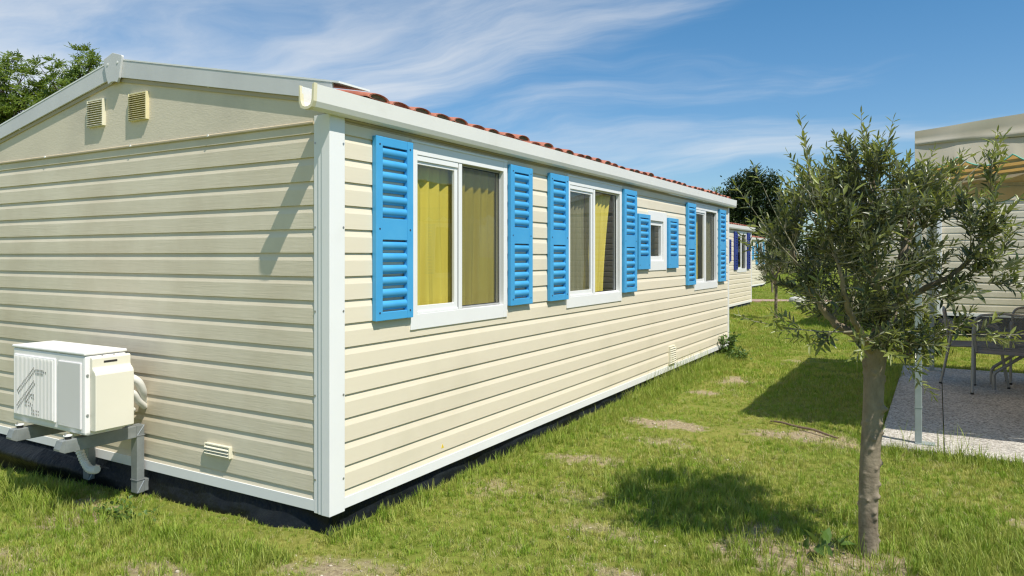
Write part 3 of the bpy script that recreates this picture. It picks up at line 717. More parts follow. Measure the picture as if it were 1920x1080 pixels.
    if full:
        vent_grille(H, -2.205, -2.020, 2.322, 2.500, 11, M['vent_pale'])
        vent_grille(H, -1.733, -1.543, 2.318, 2.494, 12, M['vent'])
        vent_grille(H, -.975, -.752, .286, .353, 3, M['vent_pale'])
        vent_grille(H, 5.50, 5.72, .172, .385, 8, M['vent_pale'], 'long')
        mb = MB(); mb.prism([(-.014, 0), (.014, 0), (0, .026)], lambda p: (.0135, .985+p[0], .2225+p[1]), lambda p: (.0145, .985+p[0], .2225+p[1]))
        mb.build('warning_sticker', mat('sticker_yellow', (.75, .55, .03), .5), H)
    sheet_skirt(H, Lg, Wd, .095, gf, seed)
    return H
HA = house((0, 0, 0), 'large cream mobile home with light blue shutters and air conditioner on its near gable', gf=lambda x, y: float(gh(x, y)), seed=1)
H2 = house((-2.05, 11.05, 0), 'distant cream mobile home with dark navy shutters behind the near home', full=False, boards=False, shut=M['navy'], seed=2)
H3 = house((-4.48, 25.3, 0), 'farthest small cream mobile home, its end just past the navy-shuttered home', full=False, boards=False, seed=3)
HB = house((5.53, 12.5, .28), 'cream mobile home gable in shade behind the patio awning and chairs', full=False, boards=True, windows='', seed=4, skirt_drop=.28)
HE = house((6.35, 11.2, 0), 'cream mobile home standing beyond the patio, carrying the awning', full=False, boards=False, windows='abd', rz=math.pi, seed=5, tiles=False)
# white downpipe on the shaded home's gable
mb = MB(); mb.box(-2.80, -2.715, -.075, -.017, .12, 2.14); dp = mb.build('downpipe', M['white'], HB, bevel=.01)

# ---------------------------------------------------------------- air conditioner and its brackets
def bracket(x, label):
    B = empty('support_bracket', (x, -.06, -.08), label, 'bracket', 'steel brackets under the air conditioner')
    dx = .032; z = lambda q: q+.08
    mb = MB(); mb.box(-dx, dx, -.450, -.02, z(.318), z(.392)); 
    mb.build('rail', M['bracket'], B, bevel=.004)
    mb = MB(); mb.prism([(-.450, .392), (-.466, .388), (-.482, .345), (-.482, .335), (-.450, .318)], lambda p: (-dx*.98, p[0], z(p[1])), lambda p: (dx*.98, p[0], z(p[1]))); mb.build('rail_end', M['bracket'], B)
    mb = MB(); mb.box(-dx, dx, -.0195, .03, z(-.035), z(.392)); mb.build('upright', M['bracket'], B, bevel=.004)
    mb = MB(); mb.box(-dx*.97, dx*.97, .0305, .17, z(-.032), z(.045)); mb.build('foot', M['bracket'], B, bevel=.004)
    mb = MB()
    for zz in (.045, .325): mb.box(-dx-.003, dx+.003, -.0225, .033, z(zz), z(zz+.005))
    for (y0, z0, y1, z1) in ((-.10, .33, .025, .389), (.0, -.03, .075, .04)):
        mb.tube([(dx+.001, -.016 if z0 < .1 else -.018, z(z0)), (dx+.001, .028, z(z1))], .003, 6)
    mb.build('weld_seams', M['steel'], B)
    for y in (-.42, -.17):
        mb = MB(); mb.tube([(0, y, z(.392)), (0, y, z(.409))], .019, 12); p = mb.build('rubber_foot', M['rubber'], B)
        mb = MB(); mb.tube([(0, y, z(.409)), (0, y, z(.414))], .024, 12); mb.build('washer', M['white'], p)
        mb = MB(); mb.tube([(0, y-.014, z(.39)), (0, y-.014, z(.428))], .006, 6); mb.build('bolt', M['zinc'], p)
    return B
bracket(-1.595, 'galvanised steel bracket below the cream cover end of the air conditioner')
bracket(-2.135, 'galvanised steel bracket below the fan grille end of the air conditioner')
def aircon():
    x0, x1, y0, y1, z0, z1 = -2.278, -1.470, -.452, -.205, .415, .896
    A = empty('air_conditioner', ((x0+x1)/2, (y0+y1)/2, z0), 'boxy white air conditioner outdoor unit on steel brackets beside the gable wall', 'air conditioner')
    ox, oy, oz = A.location
    def bld(mb, name, m, par=A, **k):
        mb.v = [(v[0]-ox, v[1]-oy, v[2]-oz) for v in mb.v]; return mb.build(name, m, par, **k)
    mb = MB(); mb.box(x0, x1, y0, y1, z0+.004, z1-.018); bld(mb, 'casing', M['ac'], bevel=.014)
    mb = MB(); mb.box(x0-.004, x1+.004, y0-.005, y1+.003, z1-.0175, z1); bld(mb, 'lid', M['ac'], bevel=.007)
    mb = MB(); mb.box(x0+.02, x1-.01, y0+.02, y1-.02, z0-.001, z0+.006); bld(mb, 'base_pan', M['ac_grey'])
    # fan grille
    W = x1-x0; gx0, gx1, gz0, gz1 = x0+.03, x0+.625*W, z0+.045, z1-.055
    mb = MB(); mb.box(gx0, gx1, y0-.010, y0+.002, gz0, gz1); g = bld(mb, 'fan_grille', M['ac'], bevel=.006)
    mb = MB(); n = 29; p = (gx1-gx0-.02)/n
    for i in range(n):
        x = gx0+.01+p*(i+.5); mb.box(x-p*.27, x+p*.27, y0-.0150, y0-.0095, gz0+.012, gz1-.010)
    tag(bld(mb, 'grille_ribs', M['ac'], g), kind='stuff')
    P = lambda u, v: (gx0+(gx1-gx0)*u, gz0+(gz1-gz0)*(1-v))
    paths = [[(.14, .63), (.57, .21), (.77, .21), (.77, .25)], [(.12, .88), (.57, .42)], [(.34, .75), (.46, .61), (.54, .62)], [(.30, .74), (.43, .75), (.52, .79)], [(.47, .86), (.66, .87)]]
    mb = MB()
    for path in paths:
        for k in (0, 1):
            for (a, b), (c, d) in zip(path, path[1:]):
                A0 = Vector(P(a, b)); A1 = Vector(P(c, d)); t = (A1-A0); Ln = t.length; t.normalize(); nrm = Vector((-t.y, t.x))*.020*k
                m = max(1, int(Ln/.0155))
                for i in range(m):
                    q = A0+t*(Ln*(i+.5)/m)+nrm*(-1 if t.x > .9 else 1)
                    mb.box(q.x-.0036, q.x+.0036, y0-.0162, y0-.0148, q.y-.0042, q.y+.0042)
    tag(bld(mb, 'grille_emblem', M['emblem'], g), kind='stuff')
    mb = MB(); mb.box(x0+.665*W, x1-.03, y0-.009, y0+.002, z0+.035, z1-.060); bld(mb, 'front_panel', M['ac_grey'], bevel=.006)
    # side service cover
    pr = [(x1+.001, z0+.025), (x1+.056, z0+.025), (x1+.060, z0+.033), (x1+.060, z0+.350), (x1+.052, z0+.368), (x1+.030, z0+.385), (x1+.026, z0+.395), (x1+.026, z0+.442), (x1+.020, z0+.452), (x1+.001, z0+.452)]
    mb = MB(); mb.prism(pr, lambda p: (p[0], y0+.028, p[1]), lambda p: (p[0], y1+.012, p[1])); c = bld(mb, 'service_cover', M['ac_cream'], bevel=.006)
    mb = MB(); mb.box(x1+.0262, x1+.0272, y0+.095, y0+.175, z0+.415, z0+.427); bld(mb, 'hand_slot', M['slot'], c)
    mb = MB()
    for (yy, zz) in ((y0+.014, z0+.35), (y0+.014, z0+.12)): mb.tube([(x1, yy, zz), (x1+.006, yy, zz)], .007, 8)
    for (yy, zz) in ((y0+.10, z1-.022), (y0+.17, z1-.022)): mb.tube([(x1+.001, yy, z1-.03), (x1+.005, yy, z1-.03)], .006, 8)
    tag(bld(mb, 'cover_screws', M['zinc']), kind='stuff')
    def hose(pts, r, name, rib=0):
        P = [Vector(p) for p in pts]; out = []
        for i in range(len(P)-1):
            p0 = P[max(i-1, 0)]; p1 = P[i]; p2 = P[i+1]; p3 = P[min(i+2, len(P)-1)]
            for s in range(10):
                t = s/10; out.append(.5*((2*p1)+(-p0+p2)*t+(2*p0-5*p1+4*p2-p3)*t*t+(-p0+3*p1-3*p2+p3)*t**3))
        out.append(P[-1]); rad = [r*(1+(rib if i % 2 else -rib)) for i in range(len(out))]
        mb = MB(); mb.tube(out, rad, 10); return bld(mb, name, M['hose'], smooth=not rib)
    hose([(-1.60, -.20, .69), (-1.545, -.15, .705), (-1.525, -.10, .675), (-1.54, -.06, .61), (-1.58, -.03, .55), (-1.60, .01, .52)], .026, 'pipe_insulation')
    hose([(-1.56, -.20, .63), (-1.535, -.13, .61), (-1.55, -.08, .55), (-1.58, -.02, .50)], .021, 'pipe_insulation')
    hose([(-1.52, -.205, .49), (-1.55, -.12, .50), (-1.59, -.10, .47), (-1.61, -.11, .40), (-1.62, -.12, .33)], .018, 'pipe_insulation')
    hose([(-1.97, -.26, .42), (-1.975, -.22, .26), (-1.945, -.20, .155), (-1.87, -.20, .105), (-1.79, -.20, .115)], .024, 'drain_hose', .10)
aircon()

# ---------------------------------------------------------------- patio, awning, furniture, path
def patio():
    P = empty('patio', (2.36, 3.32, 0), 'grey pebble finish concrete patio slab shaded by the awning', 'patio'); P['kind'] = 'structure'
    for x0, x1 in ((0, .428), (.434, 3.96)):
        mb = MB(); mb.box(x0, x1, 0, 4.62, -.06, .030); mb.build('paving_slab', M['slab'], P, bevel=.006)
patio()
def scallop(mb, x0, x1, y, z1, z0, n, amp, flare=.0, steps=14, th=.006):
    top, bot = [], []
    N_ = n*steps
    for i in range(N_+1):
        x = x0+(x1-x0)*i/N_; s = abs(math.sin(math.pi*i/steps)); zb = z0+amp*(1-s**.8)
        top.append((x, y, z1)); bot.append((x, y-flare, zb))
    return top, bot
def awning():
    x0, x1, y0, y1 = 2.60, 6.30, 3.50, 7.72; zt = lambda x: 2.385+.105*(x-2.60)
    A = empty('awning', (x0, y0, 0), 'cream fabric awning with scalloped valance on galvanised posts over the patio', 'awning')
    T = lambda p: (p[0]-x0, p[1]-y0, p[2])
    # roof fabric with shallow sags between rafters
    nx, ny = 36, 60; V = []
    for j in range(ny+1):
        for i in range(nx+1):
            x = x0+(x1-x0)*i/nx; y = y0+.006+(y1-y0-.012)*j/ny
            sag = .035*abs(math.sin(math.pi*6*j/ny))+.006*math.sin(9*x+3*j/ny*7)
            V.append(T((x, y, zt(x)-sag)))
    i = np.arange(ny)[:, None]*(nx+1)+np.arange(nx)[None, :]; F = np.stack([i, i+1, i+nx+2, i+nx+1], -1).reshape(-1, 4)
    np_mesh('roof_fabric', np.array(V), F, M['awning_in'], A, smooth=True)
    # front and far side curtains: upper band, shaded fold, scalloped valance
    def side(y, s, n):
        V = []; rows = [(0, .012), (.45, .014), (.75, .012), (.86, .022), (1.0, .010)]
        N_ = 80
        for k, (t, o) in enumerate(rows):
            for q in range(N_+1):
                x = x0+(x1-x0)*q/N_; zb = 2.297+.01*math.sin(2.2*x); z = zt(x)+.012*(1-t)+(zb-zt(x))*t
                V.append(T((x, y-s*(o+.006*math.sin(13*x+k)), z)))
        i = np.arange(len(rows)-1)[:, None]*(N_+1)+np.arange(N_)[None, :]; F = np.stack([i, i+1, i+N_+2, i+N_+1], -1).reshape(-1, 4)
        np_mesh('side_curtain', np.array(V), F, M['valance'], A, smooth=True)
        stp = 16; N_ = n*stp; V = []; B = []
        rows = 6
        for k in range(rows+1):
            t = k/rows
            for q in range(N_+1):
                x = x0+(x1-x0)*q/N_; sc = abs(math.sin(math.pi*(q/stp)+.55)); zb = 2.108+.078*(1-sc**.75)
                z = 2.300+(zb-2.300)*t; o = .004+.030*t+.008*math.sin(7*x)*t
                V.append(T((x, y-s*o, z)))
                if k == rows: B.append(T((x, y-s*(o+.001), z)))
        i = np.arange(rows)[:, None]*(N_+1)+np.arange(N_)[None, :]; F = np.stack([i, i+1, i+N_+2, i+N_+1], -1).reshape(-1, 4)
        v = np_mesh('valance', np.array(V), F, M['valance'], A, smooth=True)
        mb = MB(); mb.tube(B, .0055, 5); mb.build('valance_binding', M['trim_green'], v)
    side(y0, 1, 11); side(y1, -1, 11)
    # left eave roll and steel frame
    mb = MB()
    for i in range(7):
        y = y0+.02+(y1-y0-.04)*i/6; mb.cur = 0
        mb = MB(); mb.tube([T((x0+.02, y, zt(x0)-.028)), T((x1, y, zt(x1)-.028))], .018, 8); mb.build('rafter', M['post_galv'], A)
    mb = MB(); mb.box(.01, .05, .01, y1-y0-.01, 2.30, 2.345); mb.build('eave_beam', M['post_galv'], A)
    for y in (y0+.005, y1-.045):
        mb = MB(); mb.box(.02, x1-x0, y-y0, y-y0+.04, 2.295, 2.335); mb.build('cross_beam', M['post_galv'], A)
    for (x, y, wd) in ((2.6225, 3.53, .024), (2.686, 7.66, .026), (6.1, 3.53, .024), (6.1, 7.66, .024)):
        mb = MB(); X, Y = x-x0, y-y0; mb.box(X-wd, X+wd, Y-wd, Y+wd, .035, 2.33); p = mb.build('post', M['post_galv'], A, bevel=.004)
        mb = MB(); mb.box(X-wd*.86, X+wd*.86, Y-wd*.86, Y+wd*.86, .034, .30); mb.box(X-wd-.002, X+wd+.002, Y-wd-.002, Y+wd+.002, .30, .306); mb.build('post_sleeve', M['post_galv'], p)
        mb = MB(); mb.box(X-wd*.9, X+wd*.9+.09, Y-.05, Y+.05, .0305, .037); mb.build('base_plate', M['post_galv'], p)
awning()
def arc(cx, cz, r, a0, a1, n, f):
    return [f(cx+r*math.cos(R(a0+(a1-a0)*i/n)), cz+r*math.sin(R(a0+(a1-a0)*i/n))) for i in range(n+1)]
def make_chair():
    """faces +Y (local); origin on the floor"""
    C = empty('armchair', (0, 0, 0), '', 'chair', 'patio armchairs')
    for s in (-1, 1):
        x = .275*s
        pts = [(x, -.315, 0), (x*.99, -.25, .34), (x*.98, -.22, .52)]+arc(-.12, .56, .10, 170, 90, 6, lambda a, b: (x*.98, a, b))+arc(.14, .56, .10, 90, 12, 6, lambda a, b: (x*.98, a, b-.0))+[(x*.985, .245, .50), (x*.99, .262, .34), (x, .315, 0)]
        mb = MB(); mb.tube(pts, .0135, 8); l = mb.build('side_frame', M['chair'], C, smooth=True)
        mb = MB()
        for y in (-.315, .315): mb.tube([(x, y, -.002), (x, y, .018)], .0155, 8)
        mb.build('foot_caps', M['rubber'], l)
        mb = MB(); mb.tube([(x*.97, -.15, .657), (x*.97, .0, .664), (x*.97, .16, .657)], [.012, .018, .014], 8); mb.build('armrest', M['mesh'], l, smooth=True)
    nu, nv = 8, 8; V = []
    for j in range(nv+1):
        for i in range(nu+1):
            u = i/nu*2-1; t = j/nv; y = -.22+.47*t
            V.append((u*.245, y, .425-.020*(1-u*u)*math.sin(math.pi*t)+.018*t-(.035*max(0, t-.85)/.15)))
    i = np.arange(nv)[:, None]*(nu+1)+np.arange(nu)[None, :]; F = np.stack([i, i+1, i+nu+2, i+nu+1], -1).reshape(-1, 4)
    o = np_mesh('seat', np.array(V), F, M['mesh'], C, smooth=True); md = o.modifiers.new('thickness', 'SOLIDIFY'); md.thickness = .012
    mb = MB(); pts = [(-.25, -.22, .425), (-.255, .22, .44), (-.20, .25, .43), (.20, .25, .43), (.255, .22, .44), (.25, -.22, .425)]; mb.tube(pts, .011, 8); mb.build('seat_frame', M['chair'], C, smooth=True)
    B = lambda x, z: (x, -.225-.30*(z-.42)*.55, z)
    outl = [(-.245, .43), (-.255, .60)]+[(-.255+.09*(1-math.cos(R(a))), .72+.10*math.sin(R(a))) for a in (0, 22, 45, 67, 90)]+[(0, .838)]
    full = outl+[(-x, z) for x, z in reversed(outl[:-1])]
    mb = MB(); mb.tube([B(x, z) for x, z in full], .0125, 8); bf = mb.build('back_frame', M['chair'], C, smooth=True)
    V = []; rows = 8
    for j in range(rows+1):
        z = .45+(.825-.45)*j/rows
        hw = .243 if z < .72 else .243-.09*(1-math.sqrt(max(0, 1-((z-.72)/.106)**2)))
        for i in range(9):
            u = i/8*2-1; b = B(u*hw, z); V.append((b[0], b[1]-.015*(1-u*u), b[2]))
    i = np.arange(rows)[:, None]*9+np.arange(8)[None, :]; F = np.stack([i, i+1, i+10, i+9], -1).reshape(-1, 4)
    o = np_mesh('backrest', np.array(V), F, M['sling'], C, smooth=True)
    return C
c1 = make_chair(); c1.location = (3.35, 6.33, .031); c1.rotation_euler = (0, 0, R(-4)); c1['label'] = 'grey metal armchair turned with its back to the camera, nearest on the patio'
c2 = copy_tree(c1); c2.location = (3.10, 6.88, .031); c2.rotation_euler = (0, 0, R(-92)); c2['label'] = 'grey metal armchair seen from its side, behind the galvanised awning post'
c3 = copy_tree(c1); c3.location = (3.74, 7.22, .031); c3.rotation_euler = (0, 0, R(176)); c3['label'] = 'grey metal armchair facing the camera, farthest back on the patio'
def table():
    T = empty('folding_table', (4.25, 6.66, .031), 'grey folding patio table with slanting tube legs at frame edge', 'table')
    mb = MB(); mb.box(-.50, .60, -.35, .35, .69, .715); mb.build('tabletop', M['chair'], T, bevel=.008)
    for y in (-.20, .20):
        mb = MB(); mb.tube([(-.985, y, 0), (-.985, y, .155), (-.965, y, .19), (-.70, y, .40), (-.40, y, .62), (-.36, y, .688)], .017, 8); mb.build('leg', M['chair'], T, smooth=True)
        mb = MB(); mb.tube([(.55, y*1.2, 0), (.50, y*1.2, .688)], .017, 8); mb.build('leg', M['chair'], T, smooth=True)
table()
def path():
    mb = MB(); pts = [(-7, 19.6), (-2.3, 20.75), (-.67, 21.45), (3, 23.1), (9, 26)]
    for (a, b), (c, d) in zip(pts, pts[1:]):
        n = max(2, int(math.hypot(c-a, d-b)/.5))
        for i in range(n):
            q0 = (a+(c-a)*i/n, b+(d-b)*i/n); q1 = (a+(c-a)*(i+.97)/n, b+(d-b)*(i+.97)/n)
            mb.loops([[(q0[0], q0[1], .0), (q1[0], q1[1], .0), (q1[0], q1[1]+1.0, .0), (q0[0], q0[1]+1.0, .0)], [(q0[0], q0[1], .045), (q1[0], q1[1], .045), (q1[0], q1[1]+1.0, .045), (q0[0], q0[1]+1.0, .045)]])
    tag(mb.build('path', M['path']), 'pinkish paved path crossing the lawn in the distance', kind='structure')
path()
mb = MB()
for i in range(7):
    a = 2*math.pi*i/7
mb.loops([[( .32*math.cos(a)*r*(1+.15*math.sin(3*a)), .2*math.sin(a)*r, z) for a in np.linspace(0, 2*math.pi, 9)[:-1]] for r, z in ((.9, -.02), (1, .06), (.85, .14), (.4, .18))])
tag(mb.build('boulder', M['stone'], loc=(-.95, 21.0, .03), bevel=.02, smooth=True), 'pale rounded stone lying beside the pink path', 'stone')
mb = MB(); mb.tube([(1.50, 3.76, .022), (1.60, 3.70, .035), (1.74, 3.62, .030), (1.88, 3.55, .036), (2.00, 3.47, .024), (2.07, 3.42, .02)], [.007, .009, .010, .010, .009, .006], 7)
tag(mb.build('fallen_branch', M['stick'], smooth=True), 'thin bent brown dead branch lying along the bare lawn patch', 'branch')

# ---------------------------------------------------------------- vegetation helpers
def leaf_arrays(P, D, Nn, ln, wd, curl=.12, shape=6):
    """leaves at P, along D, with blade normal Nn; returns V,F (quads)"""
    D = D/np.linalg.norm(D, axis=1, keepdims=True); S_ = np.cross(D, Nn); S_ /= np.linalg.norm(S_, axis=1, keepdims=True)+1e-9; Nn = np.cross(S_, D)
    n = len(P); ln = np.broadcast_to(ln, n)[:, None]; wd = np.broadcast_to(wd, n)[:, None]
    b = P; t = P+D*ln-Nn*ln*curl
    def q(f, s, up): return P+D*ln*f+S_*wd*s*.5+Nn*(wd*.18*up-ln*curl*f*f)
    V = np.stack([b, q(.32, .92, 1), q(.68, .78, 1), t, q(.68, -.78, 1), q(.32, -.92, 1)], 1).reshape(-1, 3)
    o = (np.arange(n)*6)[:, None]
    F = np.concatenate([o+np.array([[0, 1, 2, 3]]), o+np.array([[0, 3, 4, 5]])], 0)
    return V, F
def rand_unit(n, r):
    v = r.normal(size=(n, 3)); return v/np.linalg.norm(v, axis=1, keepdims=True)

def olive_tree(loc, label, seed=3, scale=1.0, ang=0.532744, nbr=150, single=300, crown_scale=1.0, dens=1.0):
    """trunk, limbs, twigs and leaves; local axes: a = to camera's right, b = away, z = up"""
    r = np.random.default_rng(seed); rr = random.Random(seed)
    T = empty('olive_tree', loc, label, 'tree', 'olive trees', ang); T.scale = (scale,)*3
    # trunk
    rings = []; k = 44; knobs = [(rr.uniform(.08, .98), rr.uniform(0, 6.28), rr.uniform(.006, .011), rr.uniform(.008, .020)) for _ in range(60)]
    knobs += [(.20, -1.3, .013, .026), (.225, -1.45, .011, .02), (.30, -1.15, .014, .028), (.36, -.75, .013, .022), (.53, -1.9, .011, .020), (.58, -1.7, .010, .02), (.72, -.7, .018, .034), (.46, -.5, .011, .018), (.285, -2.1, .009, .016)]
    nz = 150
    for j in range(nz+1):
        z = -.06+1.10*j/nz
        cx = -.006*math.sin(z*5)+.012*z; cyy = .006*math.sin(z*4+1)
        base = .0435-.002*z+.018*math.exp(-max(0, z)/.05)*.6
        if z > .88: base += .020*(z-.88)/.16
        ring = []
        for i in range(k):
            a = 2*math.pi*i/k; rad = base*(1+.07*math.sin(2*a+z*3)+.05*math.sin(3*a-z*5)+.05*(vnoise(a*2, z*4, seed)-.5))
            for kz, ka, kr, kh in knobs:
                d = math.sqrt(((z-kz)/kr)**2+(math.remainder(a-ka, 2*math.pi)*base/kr)**2)
                if d < 2: rad += kh*.55*math.exp(-d*d*1.3)
            ring.append((cx+rad*math.cos(a), cyy+rad*math.sin(a), z))
        rings.append(ring)
    mb = MB(); mb.loops(rings)
    mb.build('trunk', M['bark'], T, smooth=True)
    fork = Vector((.012, 0, 1.00))
    limbs = []
    def limb(pts, r0, r1):
        P = [Vector(p) for p in pts]; out = []
        for i in range(len(P)-1):
            p0 = P[max(i-1, 0)]; p1 = P[i]; p2 = P[i+1]; p3 = P[min(i+2, len(P)-1)]
            for s in range(8):
                t = s/8; out.append(.5*((2*p1)+(-p0+p2)*t+(2*p0-5*p1+4*p2-p3)*t*t+(-p0+3*p1-3*p2+p3)*t**3)+Vector((rr.uniform(-1, 1), rr.uniform(-1, 1), rr.uniform(-1, 1)))*.004)
        out.append(P[-1]); n = len(out); rad = [r0+(r1-r0)*(i/(n-1))**.8 for i in range(n)]
        limbs.append((out, rad)); return out, rad
    limb([fork+Vector((.0, 0, -.05)), (.055, .0, 1.09), (.11, .02, 1.19), (.155, .03, 1.32), (.19, .05, 1.46), (.24, .08, 1.60), (.27, .08, 1.72)], .050, .011)
    limb([fork+Vector((-.01, 0, -.03)), (-.06, .02, 1.07), (-.14, .05, 1.12), (-.22, .06, 1.22), (-.30, .06, 1.36), (-.36, .05, 1.48)], .029, .008)
    limb([(.08, .01, 1.14), (.05, -.02, 1.24), (.0, -.05, 1.36), (-.04, -.10, 1.50), (-.06, -.14, 1.66), (-.05, -.14, 1.80)], .032, .007)
    limb([fork+Vector((.02, .0, -.02)), (.10, .10, 1.12), (.14, .22, 1.28), (.10, .30, 1.45), (.05, .34, 1.62)], .024, .006)
    limb([(.13, .02, 1.22), (.22, -.08, 1.30), (.32, -.16, 1.38), (.42, -.18, 1.50), (.48, -.16, 1.62)], .018, .006)
    limb([(.02, -.02, 1.02), (.12, -.06, 1.01), (.22, -.08, 1.04), (.32, -.10, 1.09)], .012, .004)
    limb([fork+Vector((-.01, -.02, -.02)), (-.10, -.12, 1.10), (-.20, -.22, 1.20), (-.26, -.28, 1.34), (-.30, -.28, 1.48)], .020, .006)
    mb = MB()
    for P, rad in limbs: mb.tube(P, rad, 9)
    mb.build('limbs', M['bark'], T, smooth=True)
    lp = np.array([p[:] for P, _ in limbs for p in P[6:]])
    poly = np.array([(-.60, 1.62), (-.54, 1.72), (-.40, 1.78), (-.30, 1.86), (-.20, 1.90), (-.08, 1.97), (.02, 1.90), (.14, 1.86), (.26, 1.90), (.42, 1.86), (.56, 1.92), (.58, 1.80), (.50, 1.66), (.56, 1.58), (.50, 1.48), (.44, 1.34), (.36, 1.20), (.22, 1.10), (.08, 1.05), (-.1, 1.03), (-.24, 1.05), (-.34, 1.14), (-.40, 1.30), (-.45, 1.46)])
    def inside(a, z):
        c = False; j = len(poly)-1
        for i in range(len(poly)):
            if (poly[i][1] > z) != (poly[j][1] > z) and a < (poly[j][0]-poly[i][0])*(z-poly[i][1])/(poly[j][1]-poly[i][1])+poly[i][0]: c = not c
            j = i
        return c
    ends = []
    while len(ends) < nbr:
        a, z, b = r.uniform(-.62, .62), r.uniform(1.02, 1.99), r.uniform(-.5, .5)
        if inside(a, z) and abs(b) < .50*math.sqrt(max(0, 1-(a/.68)**2)) and r.uniform() < (1.0 if inside(a*1.28, 1.47+(z-1.47)*1.22) else .55): ends.append((a, b, z))
    # named outer sprays seen clear of the crown
    extra = [((-.30, -.05, 1.36), (-.60, -.12, 1.665)), ((-.30, -.05, 1.36), (-.55, -.10, 1.78)), ((-.12, -.1, 1.10), (-.57, -.18, 1.145)), ((.30, -.1, 1.08), (.56, -.14, 1.085)), ((.42, -.16, 1.5), (.66, -.20, 1.63)), ((.40, -.15, 1.40), (.60, -.18, 1.36)),
             ((.24, .08, 1.6), (.61, .02, 1.96)), ((-.05, -.12, 1.75), (-.10, -.14, 2.01)), ((.3, -.1, 1.38), (.58, -.16, 1.47)), ((-.3, -.2, 1.45), (-.40, -.24, 1.90)), ((.05, 0, 1.06), (.16, -.06, .90)), ((-.14, .0, 1.12), (-.34, -.22, 1.06)), ((-.10, -.1, 1.10), (-.20, -.34, 1.05)), ((-.05, -.05, 1.06), (-.08, -.30, 1.03)), ((.05, 0, 1.09), (.10, -.28, 1.06))]
    tw = MB(); LP, LD, LN, LL, LW, LO, LT = [], [], [], [], [], [], []
    cen = np.array((.0, .0, 1.30))
    brs = [(None, e) for e in ends]+extra
    for st, e in brs:
        e = np.array(e)
        if st is None:
            d = np.linalg.norm(lp-e, axis=1)+.35*np.maximum(0, lp[:, 2]-e[2]+.05)*2; s = lp[np.argmin(d+.06*r.uniform(size=len(d)))]
        else: s = np.array(st)
        out = e-cen; out /= np.linalg.norm(out)+1e-9
        mid = (s+e)/2+np.array((0, 0, -.02))+r.normal(size=3)*.02+out*.01
        n = 9; P = [(1-t)**2*s+2*t*(1-t)*mid+t*t*e for t in np.linspace(0, 1, n)]
        Ln = np.linalg.norm(e-s); tw.tube([Vector(p) for p in P], [.0042-.0029*i/(n-1) for i in range(n)], 5)
        main = (e-s)/(Ln+1e-9)
        sprigs = [(P[-1], main*.7+out*.3+np.array((0, 0, .2)), r.uniform(.08, .16))]
        ns = int((3+Ln/.055)*dens) if st is None else 4
        for _ in range(ns):
            t = r.uniform(.30 if st is None else .55, 1); p = P[min(n-1, int(t*(n-1)))]
            dd = rand_unit(1, r)[0]*.85+out*.6+main*.35+np.array((0, 0, .62)); sprigs.append((p, dd, r.uniform(.06, .15)))
        for p, dd, L_ in sprigs:
            dd = dd/np.linalg.norm(dd); q = p+dd*L_+np.array((0, 0, .012)); tw.tube([Vector(p), Vector((p+q)/2+r.normal(size=3)*.006), Vector(q)], [.0018, .0014, .0009], 4)
            m = max(3, int(L_/.0205)); side = rand_unit(1, r)[0]; side -= dd*side.dot(dd); side /= np.linalg.norm(side); s2 = np.cross(dd, side)
            for i in range(m):
                t = (i+.6)/m; pp = p+(q-p)*t; ax = side if i % 2 else s2
                for sg in (-1, 1):
                    if r.uniform() < .14: continue
                    d2 = dd*r.uniform(.45, 1.0)+ax*sg*r.uniform(.6, 1.0)+np.array((0, 0, .1))+r.normal(size=3)*.16
                    LT.append(.45*t+.5*np.hypot(pp[0]/.62, (pp[2]-1.42)/.5)); LP.append(pp); LD.append(d2); LN.append(dd*.7+np.array((0, 0, .75))+r.normal(size=3)*.30-ax*sg*.3); l = r.uniform(.040, .066)*(1-.35*t*(t > .8)); LL.append(l); LW.append(l*r.uniform(.24, .34)); LO.append(np.hypot((pp[0])/.6, (pp[2]-1.5)/.45)-pp[1]*.8)
            LT.append(.45+.5*np.hypot(q[0]/.62, (q[2]-1.42)/.5)); LP.append(q); LD.append(dd+r.normal(size=3)*.1); LN.append(rand_unit(1, r)[0]); LL.append(.04); LW.append(.009); LO.append(0)
    tag(tw.build('twigs', M['twig'], T), kind='stuff')
    LP, LD, LN, LL, LW = map(np.array, (LP, LD, LN, LL, LW)); LO = np.array(LO)
    sel = np.argsort(-LO)[:single] if single else np.array([], int)
    keep = np.ones(len(LP), bool); keep[sel] = False
    V, F = leaf_arrays(LP[keep], LD[keep], LN[keep], LL[keep], LW[keep], .10)
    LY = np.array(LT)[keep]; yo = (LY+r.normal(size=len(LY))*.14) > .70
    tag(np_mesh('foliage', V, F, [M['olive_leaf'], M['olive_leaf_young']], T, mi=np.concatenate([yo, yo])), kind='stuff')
    if single:
        V, F = leaf_arrays(np.zeros((1, 3)), np.array([[0, 0, 1.]]), np.array([[0, -1., 0]]), np.array([.045]), np.array([.0115]), .10)
        base = np_mesh('leaf', V, F, M['olive_leaf_young']); me = base.data; bpy.data.objects.remove(base)
        for i in sel:
            D = Vector(LD[i]).normalized(); Nn = Vector(LN[i]); Y = -(Nn-D*Nn.dot(D)).normalized(); X = Y.cross(D)
            o = bpy.data.objects.new('leaf', me); COL.objects.link(o); o.parent = T
            s = float(LL[i]/.045); o.matrix_local = Matrix.Translation(LP[i]) @ Matrix(((X.x, Y.x, D.x), (X.y, Y.y, D.y), (X.z, Y.z, D.z))).to_4x4() @ Matrix.Scale(s, 4)
    return T
olive_tree((2.468, 1.095, 0), 'young olive tree with knobbly grey trunk standing nearest on the lawn', seed=3)
o2 = olive_tree((-.43, 14.47, 0), 'small olive tree on the far lawn in front of the pink path', seed=9, scale=.80, ang=2.1, nbr=80, single=0, dens=.7)
